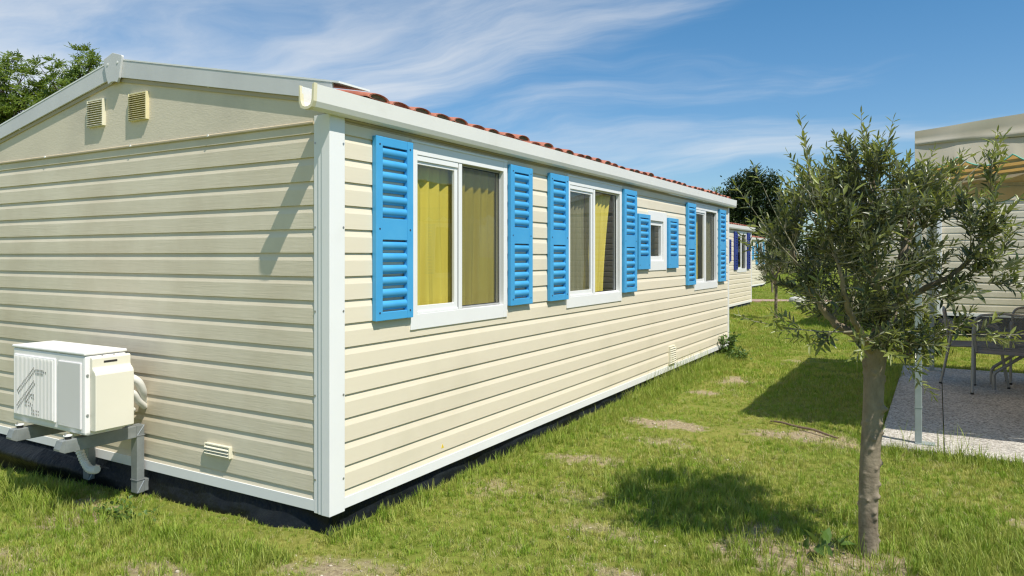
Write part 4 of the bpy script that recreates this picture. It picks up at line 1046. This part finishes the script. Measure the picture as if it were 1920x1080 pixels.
o3 = olive_tree((-2.85, 26.8, 0), 'smallest olive tree beyond the pink path, by the farthest home', seed=12, scale=.9, ang=4.0, nbr=60, single=0, dens=.6)

def tree(loc, label, lobes, n_clump, leaf, m, trunk_h, trunk_r, seed, name='tree', spread=.16, per=9, lw=.42, droop=.0, group=None, bark=M['bark_dark'], shell=.55, gaps=0):
    """lobes: (x,y,z,rx,ry,rz) relative; clumps of leaves through each lobe's volume"""
    r = np.random.default_rng(seed); T = empty(name, loc, label, 'tree', group)
    mb = MB(); pts = [(0, 0, -.2), (.03, .02, trunk_h*.4), (-.04, .03, trunk_h*.75), (0, 0, trunk_h)]; mb.tube(pts, [trunk_r*1.25, trunk_r, trunk_r*.85, trunk_r*.7], 9); mb.build('trunk', bark, T, smooth=True)
    mb = MB()
    for (x, y, z, rx, ry, rz) in lobes:
        s = Vector((0, 0, trunk_h*r.uniform(.7, 1.0))); e = Vector((x, y, z+rz*.4)); mid = (s+e)/2+Vector((r.normal()*.2, r.normal()*.2, -.1)); P = [s, (s+mid)/2, mid, (mid+e)/2, e]
        mb.tube(P, [trunk_r*.5, trunk_r*.4, trunk_r*.3, trunk_r*.2, trunk_r*.06], 6)
        for _ in range(5):
            d = Vector(rand_unit(1, r)[0]); q = Vector((x+d.x*rx*.8, y+d.y*ry*.8, z+d.z*rz*.8)); mb.tube([mid, (mid+q)/2+Vector((0, 0, -.05)), q], [trunk_r*.16, trunk_r*.1, trunk_r*.03], 5)
    mb.build('branches', bark, T)
    vol = np.array([l[3]*l[4]*l[5] for l in lobes])**(2/3); cnt = np.maximum(8, (n_clump*vol/vol.sum()).astype(int))
    C = []; O = []
    for l, c in zip(lobes, cnt):
        u = rand_unit(c, r); rad = (shell+(1-shell)*r.uniform(size=c))**1.0; rad *= 1+.22*(r.uniform(size=c)-.5)
        C.append(np.array(l[:3])+u*rad[:, None]*np.array(l[3:])); O.append(u)
    C = np.concatenate(C); O = np.concatenate(O)
    if gaps:
        q = np.sin(C[:, 0]*gaps+seed)*np.sin(C[:, 1]*gaps*1.1+2)*np.sin(C[:, 2]*gaps*1.3+1); keep = q > -.28; C = C[keep]; O = O[keep]
    P = np.repeat(C, per, 0)+r.normal(size=(len(C)*per, 3))*spread; D = rand_unit(len(P), r)+np.repeat(O, per, 0)*.7+np.array((0, 0, -droop)); Nn = rand_unit(len(P), r)*.6+np.array((0, 0, .9))+np.repeat(O, per, 0)*.3
    ln = leaf*r.uniform(.7, 1.3, len(P)); V, F = leaf_arrays(P, D, Nn, ln, ln*lw, .15)
    tag(np_mesh('crown', V, F, m, T), kind='stuff')
    return T
def pinnate_tree(loc, label, lobes, n_cl, seed, trunk_h, trunk_r):
    """ash: starburst clusters of pinnate leaves on visible twigs"""
    r = np.random.default_rng(seed); T = empty('ash_tree', loc, label, 'tree')
    mb = MB(); mb.tube([(0, 0, -.2), (.1, 0, trunk_h*.5), (0, .1, trunk_h)], [trunk_r*1.2, trunk_r, trunk_r*.7], 9); mb.build('trunk', M['bark_dark'], T, smooth=True)
    br = MB(); P_, D_, N_, L_, W_ = [], [], [], [], []
    vol = np.array([l[3]*l[4]*l[5] for l in lobes])**(2/3); cnt = (n_cl*vol/vol.sum()).astype(int)
    for l, c in zip(lobes, cnt):
        cc = np.array(l[:3]); rad = np.array(l[3:]); s0 = np.array((0, 0, trunk_h*.8)); hub = cc-np.array((0, 0, rad[2]*.6))
        br.tube([Vector(s0), Vector((s0+hub)/2), Vector(hub)], [trunk_r*.45, trunk_r*.35, trunk_r*.2], 6)
        for i in range(c):
            u = rand_unit(1, r)[0]; e = cc+u*rad*(.45+.6*r.uniform()**.7)
            if i % 2 == 0: br.tube([Vector(hub), Vector((hub+e)/2+r.normal(size=3)*.08), Vector(e)], [.03, .018, .006], 4)
            k = r.integers(6, 10); ax = u*.5+np.array((0, 0, .8)); ax /= np.linalg.norm(ax)
            for j in range(k):
                d = rand_unit(1, r)[0]; d = d+ax*.45; d /= np.linalg.norm(d)
                rl = r.uniform(.20, .34); sd = np.cross(d, ax); sd /= np.linalg.norm(sd)+1e-9; up = np.cross(sd, d)
                for q in range(9):
                    t = .2+.1*(q//2)*1.9; t = min(t, 1); pp = e+d*rl*t-np.array((0, 0, .25*rl*t*t)); sg = 1 if q % 2 else -1
                    dd = d*.5+sd*sg*.8 if q < 8 else d
                    P_.append(pp); D_.append(dd+r.normal(size=3)*.12); N_.append(up+r.normal(size=3)*.25); L_.append(r.uniform(.09, .13)); W_.append(.038)
    br.build('branches', M['bark_dark'], T)
    V, F = leaf_arrays(*map(np.array, (P_, D_, N_, L_, W_)), .15); tag(np_mesh('crown', V, F, M['ash_leaf'], T), kind='stuff')
    return T
# ash tree behind the near home's roof
pinnate_tree((-19.6, 7.4, 0), 'light green ash tree rising behind the near home roof ridge', [(-3.2, -.3, 5.8, 1.5, 1.5, 1.2), (-1.7, .6, 6.3, 1.2, 1.2, 1.15), (-.9, 1.2, 5.7, 1.4, 1.3, 1.2), (.2, 1.9, 6.5, 1.3, 1.2, 1.05), (.6, 2.2, 5.7, 1.5, 1.4, 1.2), (1.7, 2.9, 6.1, 1.2, 1.2, 1.0), (-2.4, .0, 4.6, 1.8, 1.7, 1.2), (0, 1.5, 4.6, 1.9, 1.7, 1.2), (1.9, 2.8, 5.0, 1.5, 1.5, 1.1)], 1050, 21, 4.0, .22)
# big dark tree and its neighbours beyond the far homes
Dk = [(-1.5, 0, 4.3, 1.0, 1.0, 1.5), (-.9, .2, 5.5, .75, .8, 1.0), (-.2, 0, 5.2, .9, 1.0, 1.6), (.15, .2, 6.1, .7, .7, .85), (.85, .2, 5.0, .9, 1.0, 1.7), (1.35, 0, 5.9, .35, .4, .75), (1.7, .2, 4.0, 1.0, 1.0, 1.4), (-1.0, 0, 2.9, 1.5, 1.3, 1.5), (.8, 0, 2.7, 1.6, 1.3, 1.5)]
tree((-7.25, 43.6, 0), 'tall dense dark green tree behind the far mobile homes', Dk, 2600, .17, M['dark_leaf'], 2.2, .28, 31, name='broadleaf_tree', spread=.14, per=9, lw=.5, shell=.5)
tree((.9, 48.2, 0), 'dark green tree top showing between the olive crown and the awning', [(0, 0, 5.2, 1.2, 1.1, 1.6), (-.7, 0, 4.2, 1.2, 1.1, 1.4), (.9, 0, 4.4, 1.2, 1.1, 1.5), (0, 0, 2.8, 1.7, 1.4, 1.5)], 1100, .2, M['dark_leaf'], 2.0, .25, 32, name='broadleaf_tree', spread=.16, lw=.5)
tree((-13.3, 57.3, 0), 'thin pale green tree peeking above the near home gutter end', [(0, 0, 5.9, 1.2, 1.2, 1.3), (.9, 0, 5.2, 1.2, 1.2, 1.2), (-1.4, 0, 5.1, 1.3, 1.2, 1.2)], 260, .22, M['ash_leaf'], 4.0, .22, 33, name='broadleaf_tree', spread=.25, per=8)
# distant hedge line that closes the lawn
def treeline():
    r = np.random.default_rng(40); n = 5200
    u = r.uniform(-30, 42, n); z = r.uniform(.0, 1, n)**.8; top = 2.3+1.1*vnoise(u*.35, u*0, 4)+.5*vnoise(u*1.3, u*0+3, 6)
    P = np.stack([u, 62+r.uniform(-1.2, 1.2, n)+.25*u, z*top], -1); P = np.repeat(P, 8, 0)+r.normal(size=(n*8, 3))*.24
    D = rand_unit(len(P), r); Nn = rand_unit(len(P), r)*.7+np.array((.3, -.2, .8)); ln = .30*r.uniform(.7, 1.3, len(P)); V, F = leaf_arrays(P, D, Nn, ln, ln*.5)
    tag(np_mesh('treeline', V, F, M['dark_leaf']), 'far dark hedge of trees closing the lawn behind the homes', kind='stuff')
treeline()
def shrub(loc, label, h, w_, n, leaf, m, seed, name='shrub', stems=7, lw=.3, cat='shrub', low=.25, group=None):
    r = np.random.default_rng(seed); T = empty(name, loc, label, cat, group); st = MB(); A = [[], [], [], [], []]
    for i in range(stems):
        a = r.uniform(0, 6.28); e = np.array((math.cos(a)*w_*.5*r.uniform(.3, 1), math.sin(a)*w_*.5*r.uniform(.3, 1), h*r.uniform(.7, 1.0))); s = np.array((math.cos(a)*w_*.10, math.sin(a)*w_*.10, -.02))
        mid = (s+e)/2+np.array((0, 0, h*.12)); P = [(1-t)**2*s+2*t*(1-t)*mid+t*t*e for t in np.linspace(0, 1, 7)]; st.tube([Vector(p) for p in P], [max(.0015, h*.012*(1-.8*k/6)) for k in range(7)], 5)
        for j in range(n//stems):
            t = r.uniform(low, 1); p = P[int(t*6)]+r.normal(size=3)*w_*.09*np.array((1, 1, .8)); d = rand_unit(1, r)[0]+np.array((math.cos(a)*.5, math.sin(a)*.5, .35))
            A[0].append(p); A[1].append(d); A[2].append(rand_unit(1, r)[0]*.5+np.array((0, 0, 1))); l = leaf*r.uniform(.6, 1.3); A[3].append(l); A[4].append(l*lw)
    st.build('stems', M['bark_dark'] if h > .4 else m, T); V, F = leaf_arrays(*map(np.array, A), .2); tag(np_mesh('foliage', V, F, m, T), kind='stuff'); return T
shrub((2.42, 8.95, 0), 'leafy yellow green shrub behind the awning posts at patio edge', .95, .62, 900, .085, M['shrub_leaf'], 51, stems=11, lw=.26)
shrub((2.80, 9.35, 0), 'lower leafy shrub beside the far awning post', .62, .5, 420, .08, M['shrub_leaf'], 52, stems=8, lw=.26)
shrub((.10, 7.85, .0), 'bushy green weed growing against the near home far corner', .36, .34, 420, .050, M['weed_leaf'], 53, name='weed', stems=12, lw=.6, cat='weed', low=.1)
shrub((.33, 7.55, .0), 'low spreading green weed on the lawn by the far corner weed', .16, .42, 240, .045, M['weed_leaf'], 54, name='weed', stems=12, lw=.6, cat='weed', low=.2)
shrub((-1.18, -.33, -.06), 'low clover-like weed growing under the small gable vent', .075, .30, 90, .024, M['weed_leaf'], 55, name='weed', stems=12, lw=.8, cat='weed', low=.5)
shrub((-1.42, -.30, -.07), 'clover-like weed growing beside the bracket foot', .07, .26, 70, .024, M['weed_leaf'], 56, name='weed', stems=10, lw=.8, cat='weed', low=.5)
shrub((2.24, 1.02, 0), 'broad leafed weed sprouting on bare soil next to olive trunk', .09, .24, 16, .085, M['weed_leaf'], 57, name='weed', stems=7, lw=.55, cat='weed', low=.5)

# ---------------------------------------------------------------- grass
def tuft(name, n, l0, l1, rad, wd, m, seed, lean=.5, flat=False, seg=3):
    r = np.random.default_rng(seed); V = []; F = []
    for i in range(n):
        a = r.uniform(0, 6.28); q = rad*math.sqrt(r.uniform()); b = np.array((q*math.cos(a), q*math.sin(a), -.005)); h = r.uniform(0, 6.28); ln = r.uniform(l0, l1)
        le = lean*r.uniform(.2, 1.3) if not flat else r.uniform(1.1, 1.5); d = np.array((math.cos(h), math.sin(h), 0)); s = np.array((-math.sin(h), math.cos(h), 0)); w_ = wd*r.uniform(.7, 1.25)
        o = len(V); P = b.copy(); ang = le*.25
        for k in range(seg+1):
            ww = w_*(1-.25*k/seg)*(1 if k < seg else .12); V += [P-s*ww/2, P+s*ww/2]
            P = P+(d*math.sin(ang)+np.array((0, 0, 1))*math.cos(ang))*ln/seg; ang += le*.75/seg*1.6
            if k: F.append((o+2*k-2, o+2*k-1, o+2*k+1, o+2*k))
    o = np_mesh(name, np.array(V), np.array(F), m); COL.objects.unlink(o); return o
def grass():
    tc = bpy.data.collections.new('grass_tufts')
    for o in (tuft('grass_tuft', 15, .022, .050, .026, .0030, M['grass'], 1, .8), tuft('grass_tuft', 15, .026, .058, .028, .0030, M['grass'], 2, .9), tuft('grass_tuft', 12, .05, .095, .026, .0036, M['grass_long'], 3, .75),
              tuft('grass_tuft', 10, .09, .17, .022, .0038, M['grass_long'], 4, .8, seg=4), tuft('grass_tuft', 7, .03, .075, .04, .0022, M['straw'], 5, 1, True), tuft('grass_tuft', 40, .03, .065, .09, .006, M['grass'], 6, .8, seg=2), tuft('grass_tuft', 4, .18, .34, .02, .0028, M['grass_long'], 7, .55, seg=5)):
        tc.objects.link(o)
    cx, cyy, yaw = camo.location.x, camo.location.y, camo.rotation_euler.z
    Fv = np.array((-math.sin(yaw), math.cos(yaw))); Rv = np.array((math.cos(yaw), math.sin(yaw)))
    r = np.random.default_rng(77); XY, ID, SC = [], [], []
    def blocked(x, y):
        b = (x < np.where(y < 2.6, .035, .0)) & (x > -3.9) & (y > .0) & (y < 8.4)
        b |= (x > 2.352) & (x < 6.4) & (y > 3.31) & (y < 7.95)
        for hx, hy in ((-2.05, 11.05), (-4.48, 25.3)): b |= (x < hx+.0) & (x > hx-3.8) & (y > hy) & (y < hy+8.4)
        b |= (x > 1.75) & (x < 5.6) & (y > 12.5) & (y < 21) | (x > 6.3)
        return b
    def onpath(x, y):
        yp = np.interp(x, (-7, -2.3, -.67, 3, 9), (19.6, 20.75, 21.45, 23.1, 26)); return (y > yp) & (y < yp+1.02)
    for d0, d1, dens, ids, pr, s0, s1 in ((2.6, 5.2, 2300, (0, 1, 2, 4), (.44, .38, .07, .11), .58, 1.0), (5.2, 8.5, 1350, (0, 1, 2, 4), (.43, .40, .07, .10), .68, 1.1), (8.5, 14, 170, (5, 2), (.93, .07), .8, 1.1), (14, 30, 80, (5,), (1,), .9, 1.5), (30, 60, 14, (5,), (1,), 1.6, 2.4)):
        hw0, hw1 = .78*d0+.5, .78*d1+.5; area = (hw0+hw1)*(d1-d0); n = int(area*dens)
        d = r.uniform(d0, d1, n); l = r.uniform(-1, 1, n)*hw1; k = np.abs(l) < .78*d+.5; d, l = d[k], l[k]
        x = cx+Fv[0]*d+Rv[0]*l; y = cyy+Fv[1]*d+Rv[1]*l
        b = bare(x, y); thin = fbm(x*2.2, y*2.2, 21); keepp = np.clip(1.05-b*.98-.45*sstep(.52, .66, thin), 0.05, 1)
        k = ~blocked(x, y) & ~onpath(x, y) & (r.uniform(size=len(x)) < keepp); x, y, b = x[k], y[k], b[k]
        i = r.choice(ids, len(x), p=pr); i = np.where((b > .35) & (r.uniform(size=len(x)) < .6), 4, i) if d1 < 9 else i
        lush = fbm(x*.9, y*.9, 31); s = r.uniform(s0, s1, len(x))*(.40+.98*lush)
        XY.append(np.stack([x, y], -1)); ID.append(i); SC.append(s)
    # lush fringe along the long wall, gable, patio and tree foot
    def fringe(n, fx, fy, ids, p, s0, s1):
        x, y = fx(n), fy(n); k = ~blocked(x, y); x, y = x[k], y[k]; XY.append(np.stack([x, y], -1)); ID.append(r.choice(ids, len(x), p=p)); SC.append(r.uniform(s0, s1, len(x)))
    U = lambda a, b: (lambda n: r.uniform(a, b, n))
    fringe(1900, lambda n: .05+np.abs(r.normal(size=n))*.20, U(2.2, 8.2), (2, 3), (.9, .1), .45, .85)
    fringe(620, lambda n: .04+np.abs(r.normal(size=n))*.13, U(-.1, 2.6), (0, 1, 2), (.40, .30, .3), .7, 1.15)
    fringe(260, lambda n: r.uniform(.03, .09, n), U(-.1, 2.4), (0, 2), (.6, .4), .35, .8)
    fringe(700, lambda n: .03+np.abs(r.normal(size=n))*.12, U(4.0, 7.6), (2, 3), (.6, .4), .6, 1.05)
    fringe(46, lambda n: .03+np.abs(r.normal(size=n))*.07, U(4.6, 6.9), (6,), (1,), .8, 1.2)
    fringe(1100, U(-3.6, .1), lambda n: -.32-np.abs(r.normal(size=n))*.22, (2, 3), (.75, .25), .5, .95)
    fringe(500, U(-3.6, -2.0), lambda n: -.22-np.abs(r.normal(size=n))*.16, (3, 2), (.5, .5), .8, 1.1)
    fringe(350, U(2.4, 4.4), lambda n: 3.30-np.abs(r.normal(size=n))*.10, (2, 3), (.75, .25), .6, 1.1)
    fringe(420, lambda n: 2.35-np.abs(r.normal(size=n))*.08, U(3.35, 7.9), (2, 3), (.7, .3), .6, 1.0)
    fringe(9, U(2.5, 3.0), lambda n: 3.30-np.abs(r.normal(size=n))*.04, (6,), (1,), .7, 1.1)
    a = lambda n: r.uniform(0, 6.28, n)
    fringe(380, lambda n: 1.95+r.normal(size=n)*.35, lambda n: .80+r.normal(size=n)*.35, (2, 3), (.7, .3), .5, .9)
    fringe(650, lambda n: 3.0+r.normal(size=n)*.35, lambda n: 1.35+r.normal(size=n)*.32, (2, 3), (.8, .2), .6, .95)
    fringe(150, lambda n: 2.66+np.abs(r.normal(size=n))*.16, lambda n: 1.10+r.normal(size=n)*.12, (2, 3), (.7, .3), .55, .95)
    fringe(26, lambda n: r.uniform(1.8, 3.2, n), lambda n: r.uniform(.3, 1.4, n), (6,), (1,), .5, .8)
    fringe(500, lambda n: 1.4+r.normal(size=n)*.5, lambda n: 1.5+r.normal(size=n)*.3, (2, 3), (.75, .25), .6, 1.0)
    XY = np.concatenate(XY); ID = np.concatenate(ID).astype(np.int32); SC = np.concatenate(SC)
    n = len(XY); V = np.stack([XY[:, 0], XY[:, 1], gh(XY[:, 0], XY[:, 1])-.002], -1).astype(np.float32)
    me = bpy.data.meshes.new('grass'); me.vertices.add(n); me.vertices.foreach_set('co', V.ravel())
    at = me.attributes.new('vid', 'INT', 'POINT'); at.data.foreach_set('value', ID)
    rot = np.stack([r.normal(size=n)*.12, r.normal(size=n)*.12, r.uniform(0, 6.28, n)], -1).astype(np.float32)
    at = me.attributes.new('rot', 'FLOAT_VECTOR', 'POINT'); at.data.foreach_set('vector', rot.ravel())
    at = me.attributes.new('scl', 'FLOAT', 'POINT'); at.data.foreach_set('value', SC.astype(np.float32))
    o = bpy.data.objects.new('grass', me); COL.objects.link(o)
    ng = bpy.data.node_groups.new('grass_scatter', 'GeometryNodeTree'); ng.interface.new_socket('Geometry', in_out='INPUT', socket_type='NodeSocketGeometry'); ng.interface.new_socket('Geometry', in_out='OUTPUT', socket_type='NodeSocketGeometry')
    N = ng.nodes; L = ng.links; gi = N.new('NodeGroupInput'); go = N.new('NodeGroupOutput'); ip = N.new('GeometryNodeInstanceOnPoints'); ci = N.new('GeometryNodeCollectionInfo')
    ci.inputs['Collection'].default_value = tc; ci.inputs['Separate Children'].default_value = True; ci.inputs['Reset Children'].default_value = True
    def na(nm, ty):
        q = N.new('GeometryNodeInputNamedAttribute'); q.data_type = ty; q.inputs['Name'].default_value = nm; return [s for s in q.outputs if s.enabled][0]
    L.new(gi.outputs[0], ip.inputs['Points']); L.new(ci.outputs[0], ip.inputs['Instance']); ip.inputs['Pick Instance'].default_value = True
    L.new(na('vid', 'INT'), ip.inputs['Instance Index']); L.new(na('rot', 'FLOAT_VECTOR'), ip.inputs['Rotation']); L.new(na('scl', 'FLOAT'), ip.inputs['Scale']); L.new(ip.outputs[0], go.inputs[0])
    md = o.modifiers.new('scatter', 'NODES'); md.node_group = ng
    tag(o, 'short patchy green and straw coloured lawn grass', kind='stuff')
    print('grass tufts', n)
def crumbs():
    """loose soil crumbs and small stones on the worn spots"""
    r = np.random.default_rng(90); V, F = [], []; base = np.array([(1, 0, 0), (0, 1, 0), (-1, 0, 0), (0, -1, 0), (0, 0, .8), (0, 0, -.8)]); tri = np.array([(0, 1, 4), (1, 2, 4), (2, 3, 4), (3, 0, 4), (1, 0, 5), (2, 1, 5), (3, 2, 5), (0, 3, 5)])
    n = 0
    for px, py, rx, ry, st in PATCH:
        for _ in range(int(1500*rx*ry*st)+20):
            a = r.uniform(0, 6.28); q = math.sqrt(r.uniform())*1.15; x, y = px+rx*q*math.cos(a), py+ry*q*math.sin(a)
            sz = r.uniform(.003, .008)*(2.2 if r.uniform() < .06 else 1); c, s_ = math.cos(a*3), math.sin(a*3)
            b = base*(1+r.uniform(-.35, .35, (6, 1)))*sz*np.array((1.2, .9, .7)); b = np.stack([b[:, 0]*c-b[:, 1]*s_, b[:, 0]*s_+b[:, 1]*c, b[:, 2]], -1)
            V.append(b+np.array((x, y, float(gh(x, y))+sz*.2))); F.append(tri+n*6); n += 1
    m = mat('soil_crumbs', (.40, .33, .22), .9, .3, 25, c2=(.58, .53, .43), c2scale=30, c2lo=.45, c2hi=.6)
    tag(np_mesh('gravel', np.concatenate(V), np.concatenate(F), m), 'small stones and soil crumbs lying on worn lawn spots', kind='stuff')
crumbs()
grass()
print('objects', len(bpy.data.objects))
